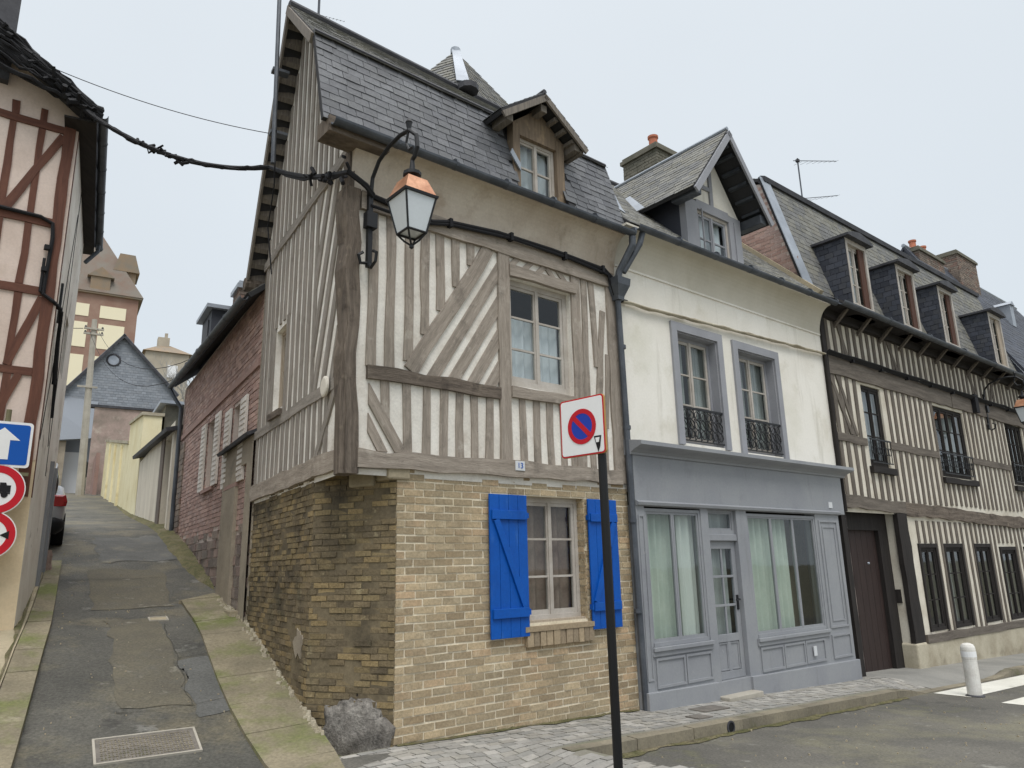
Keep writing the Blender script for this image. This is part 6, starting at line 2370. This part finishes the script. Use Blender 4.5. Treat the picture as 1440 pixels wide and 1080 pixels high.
mb.build('disc', 'sign_blue', pn)
mb = MB()
disc(mb, SG, .0, zc, .112, .152, .0075, .009)
s2 = math.sqrt(.5)
mb.prism(SG, [(-.095, zc + .065), (-.065, zc + .095), (.095, zc - .065), (.065, zc - .095)], .0075, .009)
mb.build('ring', 'sign_red', pn)
mb = MB()
mb.prism(SG, [(.125, zc - .1), (.2, zc - .1), (.185, zc - .19), (.165, zc - .235), (.15, zc - .19)], .005, .009)
k_ = mb.build('pictogram', 'sign_black', pn)
mb = MB()
mb.prism(SG, [(.14, zc - .115), (.185, zc - .115), (.176, zc - .155), (.148, zc - .155)], .009, .011)
mb.build('pictogram', 'sign_white', pn)

TS = thing('road_sign_post', 'post with a blue arrow sign above two red-ringed signs by the pink house', 'road sign', L(-.36, .24, .9))
mb = MB()
mb.tube([L(-.36, .24, .7), L(-.36, .24, 3.55)], .03, 10)
mb.build('post', 'pole_olive', TS)
def place(a, z):
    return Frame(L(a, .29, z), dF, oF)
fr = place(-.385, 3.13)
mb = MB()
mb.prism(fr, rrect(.29, .27, .04), -.02, 0)
pn = mb.build('sign_panel', 'sign_white', TS)
mb = MB()
mb.prism(fr, rrect(.262, .24, .03), 0, .003)
mb.build('face', 'sign_blue2', pn)
mb = MB()
mb.prism(fr, [(-.07, -.18), (.07, -.18), (.07, .05), (.17, .05), (0, .195), (-.17, .05), (-.07, .05)], .003, .006)
mb.build('arrow', 'sign_white', pn)
mb = MB()
mb.box(fr, -.3, .3, -.04, -.02, -.36, -.32)
mb.build('clamp', 'pole_olive', TS)
for q, z in enumerate((2.6, 2.08)):
    R1 = (.29, .275)[q]
    fr = place(-.385 - .015 * q, z)
    mb = MB()
    disc(mb, fr, 0, 0, 0, R1, -.02, 0)
    pn = mb.build('sign_panel', 'sign_white', TS)
    mb = MB()
    disc(mb, fr, 0, 0, R1 - .095, R1 - .012, 0, .004)
    mb.build('ring', 'sign_red', pn)
    mb = MB()
    if q == 0:
        mb.prism(fr, [(-.16, -.03), (.02, -.03), (.02, .08), (-.16, .08)], 0, .005)
        mb.prism(fr, [(.03, -.03), (.14, -.03), (.14, .05), (.1, .05), (.09, .08), (.03, .08)], 0, .005)
        mb.box(fr, -.16, .14, 0, .005, -.05, -.032)
        disc(mb, fr, -.1, -.06, 0, .035, .005, .006, 16)
        disc(mb, fr, .085, -.06, 0, .035, .005, .006, 16)
        mb.build('pictogram', 'sign_black', pn)
    else:
        for sg in (-1, 1):
            mb = MB()
            mb.prism(fr, [(sg * .2, -.05), (sg * .2, .05), (sg * .11, 0)], 0, .005)
            mb.build('arrow', 'sign_black', pn)
        text(pn, 'lettering', '2m', .11, fr, 0, .004, 0, 'sign_black')

# ================================================================ BOLLARD, COVERS, CAR
BL = thing('bollard', 'white round-topped bollard at the edge of the zebra crossing', 'bollard', F(8.92, 1.72, -.44))
bz = ground_z(F(8.92, 1.72, 0))
mb = MB()
mb.lathe(F(8.92, 1.72, bz), [(.1, -.05), (.1, .02), (.098, .5), (.1, .505), (.1, .53), (.103, .535), (.103, .66), (.098, .7), (.08, .735), (.04, .755), (.0, .76)], 20)
mb.build('post', 'bollard', BL, smooth=False)
mb = MB()
mb.lathe(F(8.92, 1.72, bz), [(.1045, .56), (.1045, .575), (.1045, .64)], 20)
mb.build('band', 'sign_white', BL)
mb = MB()
mb.lathe(F(8.92, 1.72, bz), [(.13, -.04), (.13, .015), (.1, .03)], 20)
mb.build('base', 'lead', BL)

def cover(name, label, s0, s1, w0, w1, mat, ribs):
    c = S((s0 + s1) / 2, (w0 + w1) / 2, zroad((s0 + s1) / 2, (w0 + w1) / 2))
    t = thing(name, label, 'manhole cover', c)
    sl = (zroad(s1, (w0 + w1) / 2) - zroad(s0, (w0 + w1) / 2)) / (s1 - s0)
    fr = Frame(c, dS + V((0, 0, sl)), wS)
    nrm = fr.a.cross(fr.b)
    fr.c = nrm if nrm.z > 0 else -nrm
    h0, h1 = (s1 - s0) / 2, (w1 - w0) / 2
    def bx(mb, a0, a1, b0, b1, z0, z1):
        mb.box(fr, a0, a1, b0, b1, z0, z1)
    mb = MB()
    bx(mb, -h0 + .02, h0 - .02, -h1 + .02, h1 - .02, -.03, .012)
    mb.build('plate', mat, t)
    mb = MB()
    bx(mb, -h0, h0, -h1, -h1 + .02, -.03, .02)
    bx(mb, -h0, h0, h1 - .02, h1, -.03, .02)
    bx(mb, -h0, -h0 + .02, -h1 + .02, h1 - .02, -.03, .02)
    bx(mb, h0 - .02, h0, -h1 + .02, h1 - .02, -.03, .02)
    mb.build('rim', 'concrete', t)
    if ribs:
        mb = MB()
        n, m = 26, 10
        for i in range(n):
            for j in range(m):
                a = -h0 + .05 + (2 * h0 - .1) * (j + .5) / m
                b = -h1 + .05 + (2 * h1 - .1) * (i + .5) / n
                k = (i // 3 + j) % 2
                bx(mb, a - (.016 if k else .006), a + (.016 if k else .006), b - (.004 if k else .011), b + (.004 if k else .011), .012, .018)
        mb.build('tread', 'kerb', t)
cover('manhole_cover', 'rectangular cast cover with a raised pattern in the alley mouth', .5, 1.0, 1.0, 1.83, 'manhole', True)
cover('inspection_cover', 'small pale concrete cover in the middle of the alley', 4.4, 4.62, .84, 1.08, 'kerb_pale', False)
t = thing('drain_outlet', 'black round drain mouth in the kerb before the shopfront', 'drain', F(3.62, 1.14, -.2))
mb = MB()
fr = Frame(F(3.62, 1.142, -.19), dF, oF)
disc(mb, fr, 0, 0, .05, .068, .0, .012, 24)
mb.build('rim', 'lead', t)
mb = MB()
disc(mb, fr, 0, 0, 0, .052, .0, .006, 24)
mb.build('mouth', 'sign_black', t)
t = thing('pavement_cover', 'dark iron cover set in the setts by the shopfront', 'manhole cover', F(4.15, .62, -.15))
mb = MB()
fr = Frame(F(0, 0, 0), dF, oF, V((0, 0, 1)))
def onp(u, o, dz):
    return F(u, o, zpave(u, o) + dz)
for (u0, u1, o0, o1) in ((3.9, 4.4, .35, .6), (3.45, 3.7, .66, .86)):
    mb.hexa([onp(u0, o0, -.03), onp(u1, o0, -.03), onp(u1, o1, -.03), onp(u0, o1, -.03), onp(u0, o0, .009), onp(u1, o0, .009), onp(u1, o1, .009), onp(u0, o1, .009)])
mb.build('plate', 'manhole', t)

# car parked up the alley, tail to the street
sl = .2
cs0 = S(9.15, 2.98, zr(9.15) - .06)
ca = (dS + V((0, 0, .19))).normalized()
CR = Frame(cs0, ca, -wS)                     # a forward, b to its right
nn = CR.a.cross(CR.b)
CR.c = nn if nn.z > 0 else -nn
CAR = thing('parked_car', 'silver-grey hatchback parked up the alley, only its tail corner showing past the wall', 'car', cs0)
def loft(mb, fr, secs):
    n = len(secs[0][1])
    vs = [fr(x, y, z) for x, pts in secs for y, z in pts]
    fs = [(i * n + k, i * n + (k + 1) % n, (i + 1) * n + (k + 1) % n, (i + 1) * n + k) for i in range(len(secs) - 1) for k in range(n)]
    fs += [list(range(n)), [(len(secs) - 1) * n + k for k in range(n)][::-1]]
    mb.mesh(vs, fs)
def ring(w_, z0, z1, bulge=.04, r=.12):
    half = [(w_ * .86, z0), (w_ * .97, z0 + r * .6), (w_, z0 + (z1 - z0) * .45), (w_ + bulge * 0, z0 + (z1 - z0) * .7), (w_ * .95, z1 - .04), (w_ * .86, z1)]
    return half + [(-a, b) for a, b in half[::-1]]
body = MB()
loft(body, CR, [(0, ring(.7, .42, .86)), (.06, ring(.8, .32, .95)), (.25, ring(.85, .26, .98)), (.9, ring(.87, .22, .95)), (2.0, ring(.87, .2, .93)), (2.9, ring(.86, .22, .92)), (3.5, ring(.82, .25, .84)), (3.85, ring(.72, .3, .72)), (3.92, ring(.6, .36, .62))])
cb = body.build('body', 'car_paint', CAR, smooth=True)
mb = MB()
loft(mb, CR, [(.06, ring(.66, .9, 1.05)), (.25, ring(.7, .9, 1.3)), (.5, ring(.7, .9, 1.42)), (1.2, ring(.71, .9, 1.46)), (1.9, ring(.7, .9, 1.4)), (2.75, ring(.66, .88, .98))])
mb.build('windows', 'car_glass', CAR, smooth=True)
mb = MB()
loft(mb, CR, [(.2, ring(.6, 1.3, 1.33)), (.42, ring(.64, 1.4, 1.45)), (1.2, ring(.66, 1.44, 1.49)), (1.85, ring(.63, 1.38, 1.43)), (2.0, ring(.6, 1.33, 1.36))])
mb.build('roof', 'car_paint', CAR, smooth=True)
mb = MB()
loft(mb, CR, [(-.09, ring(.66, .34, .56)), (-.05, ring(.8, .3, .6)), (.12, ring(.87, .28, .6)), (.3, ring(.875, .28, .56))])
mb.build('bumper', 'car_dark', CAR, smooth=True)
for sg in (-1, 1):
    mb = MB()
    loft(mb, Frame(CR(0, sg * .74, 0), CR.a, CR.b * sg, CR.c), [(-.0, [(-.1, .8), (.06, .8), (.08, .88), (.05, .98), (-.1, .98)]), (.06, [(-.1, .79), (.12, .8), (.135, .88), (.1, 1.0), (-.1, 1.0)]), (.22, [(-.1, .82), (.128, .82), (.135, .88), (.1, .97), (-.1, .96)])])
    mb.build('tail_lamp', 'tail_red', CAR, smooth=False)
    for x in (.72, 3.15):
        mb = MB()
        c = CR(x, sg * .78, .3)
        rg = [(.2, -.1), (.29, -.1), (.31, -.06), (.31, .06), (.29, .1), (.2, .1)]
        n = 24
        vs = [c + CR.a * r * cos(2 * pi * k / n) + CR.c * r * sin(2 * pi * k / n) + CR.b * sg * y for r, y in rg for k in range(n)]
        m = len(rg)
        mb.mesh(vs, [(i * n + k, i * n + (k + 1) % n, (i + 1) % m * n + (k + 1) % n, (i + 1) % m * n + k) for i in range(m) for k in range(n)])
        wh = mb.build('wheel', 'tyre', CAR, smooth=True)
        mb = MB()
        vs = [c + CR.a * r * cos(2 * pi * k / n) + CR.c * r * sin(2 * pi * k / n) + CR.b * sg * y for r, y in ((.21, .06), (.19, .08), (.06, .075)) for k in range(n)]
        mb.mesh(vs, [(i * n + k, i * n + (k + 1) % n, (i + 1) * n + (k + 1) % n, (i + 1) * n + k) for i in range(2) for k in range(n)] + [[2 * n + k for k in range(n)]])
        mb.build('rim', 'rim', wh)
mb = MB()
mb.box(CR, -.1, -.085, -.26, .26, .42, .53)
mb.build('number_plate', 'sign_white', CAR)

# broken stump of a guard stone at the end of the left kerb
gs = MB()
vs = []
n, m = 14, 6
c = S(7.3, 2.35, zr(7.3))
for j in range(m + 1):
    for i in range(n):
        t, h = 2 * pi * i / n, j / m
        r = (.13 - .05 * h) * (1 + .25 * noise.noise((cos(t) * 2, sin(t) * 2, h * 3)))
        vs.append(c + V((r * cos(t), r * sin(t), -.1 + .42 * h)))
gs.mesh(vs, [(j * n + i, j * n + (i + 1) % n, (j + 1) * n + (i + 1) % n, (j + 1) * n + i) for j in range(m) for i in range(n)] + [[m * n + i for i in range(n)]])
tag(gs.build('guard_stone', 'rubble', base=c), 'small dark stone stump by the left wall below the parked car', 'guard stone')
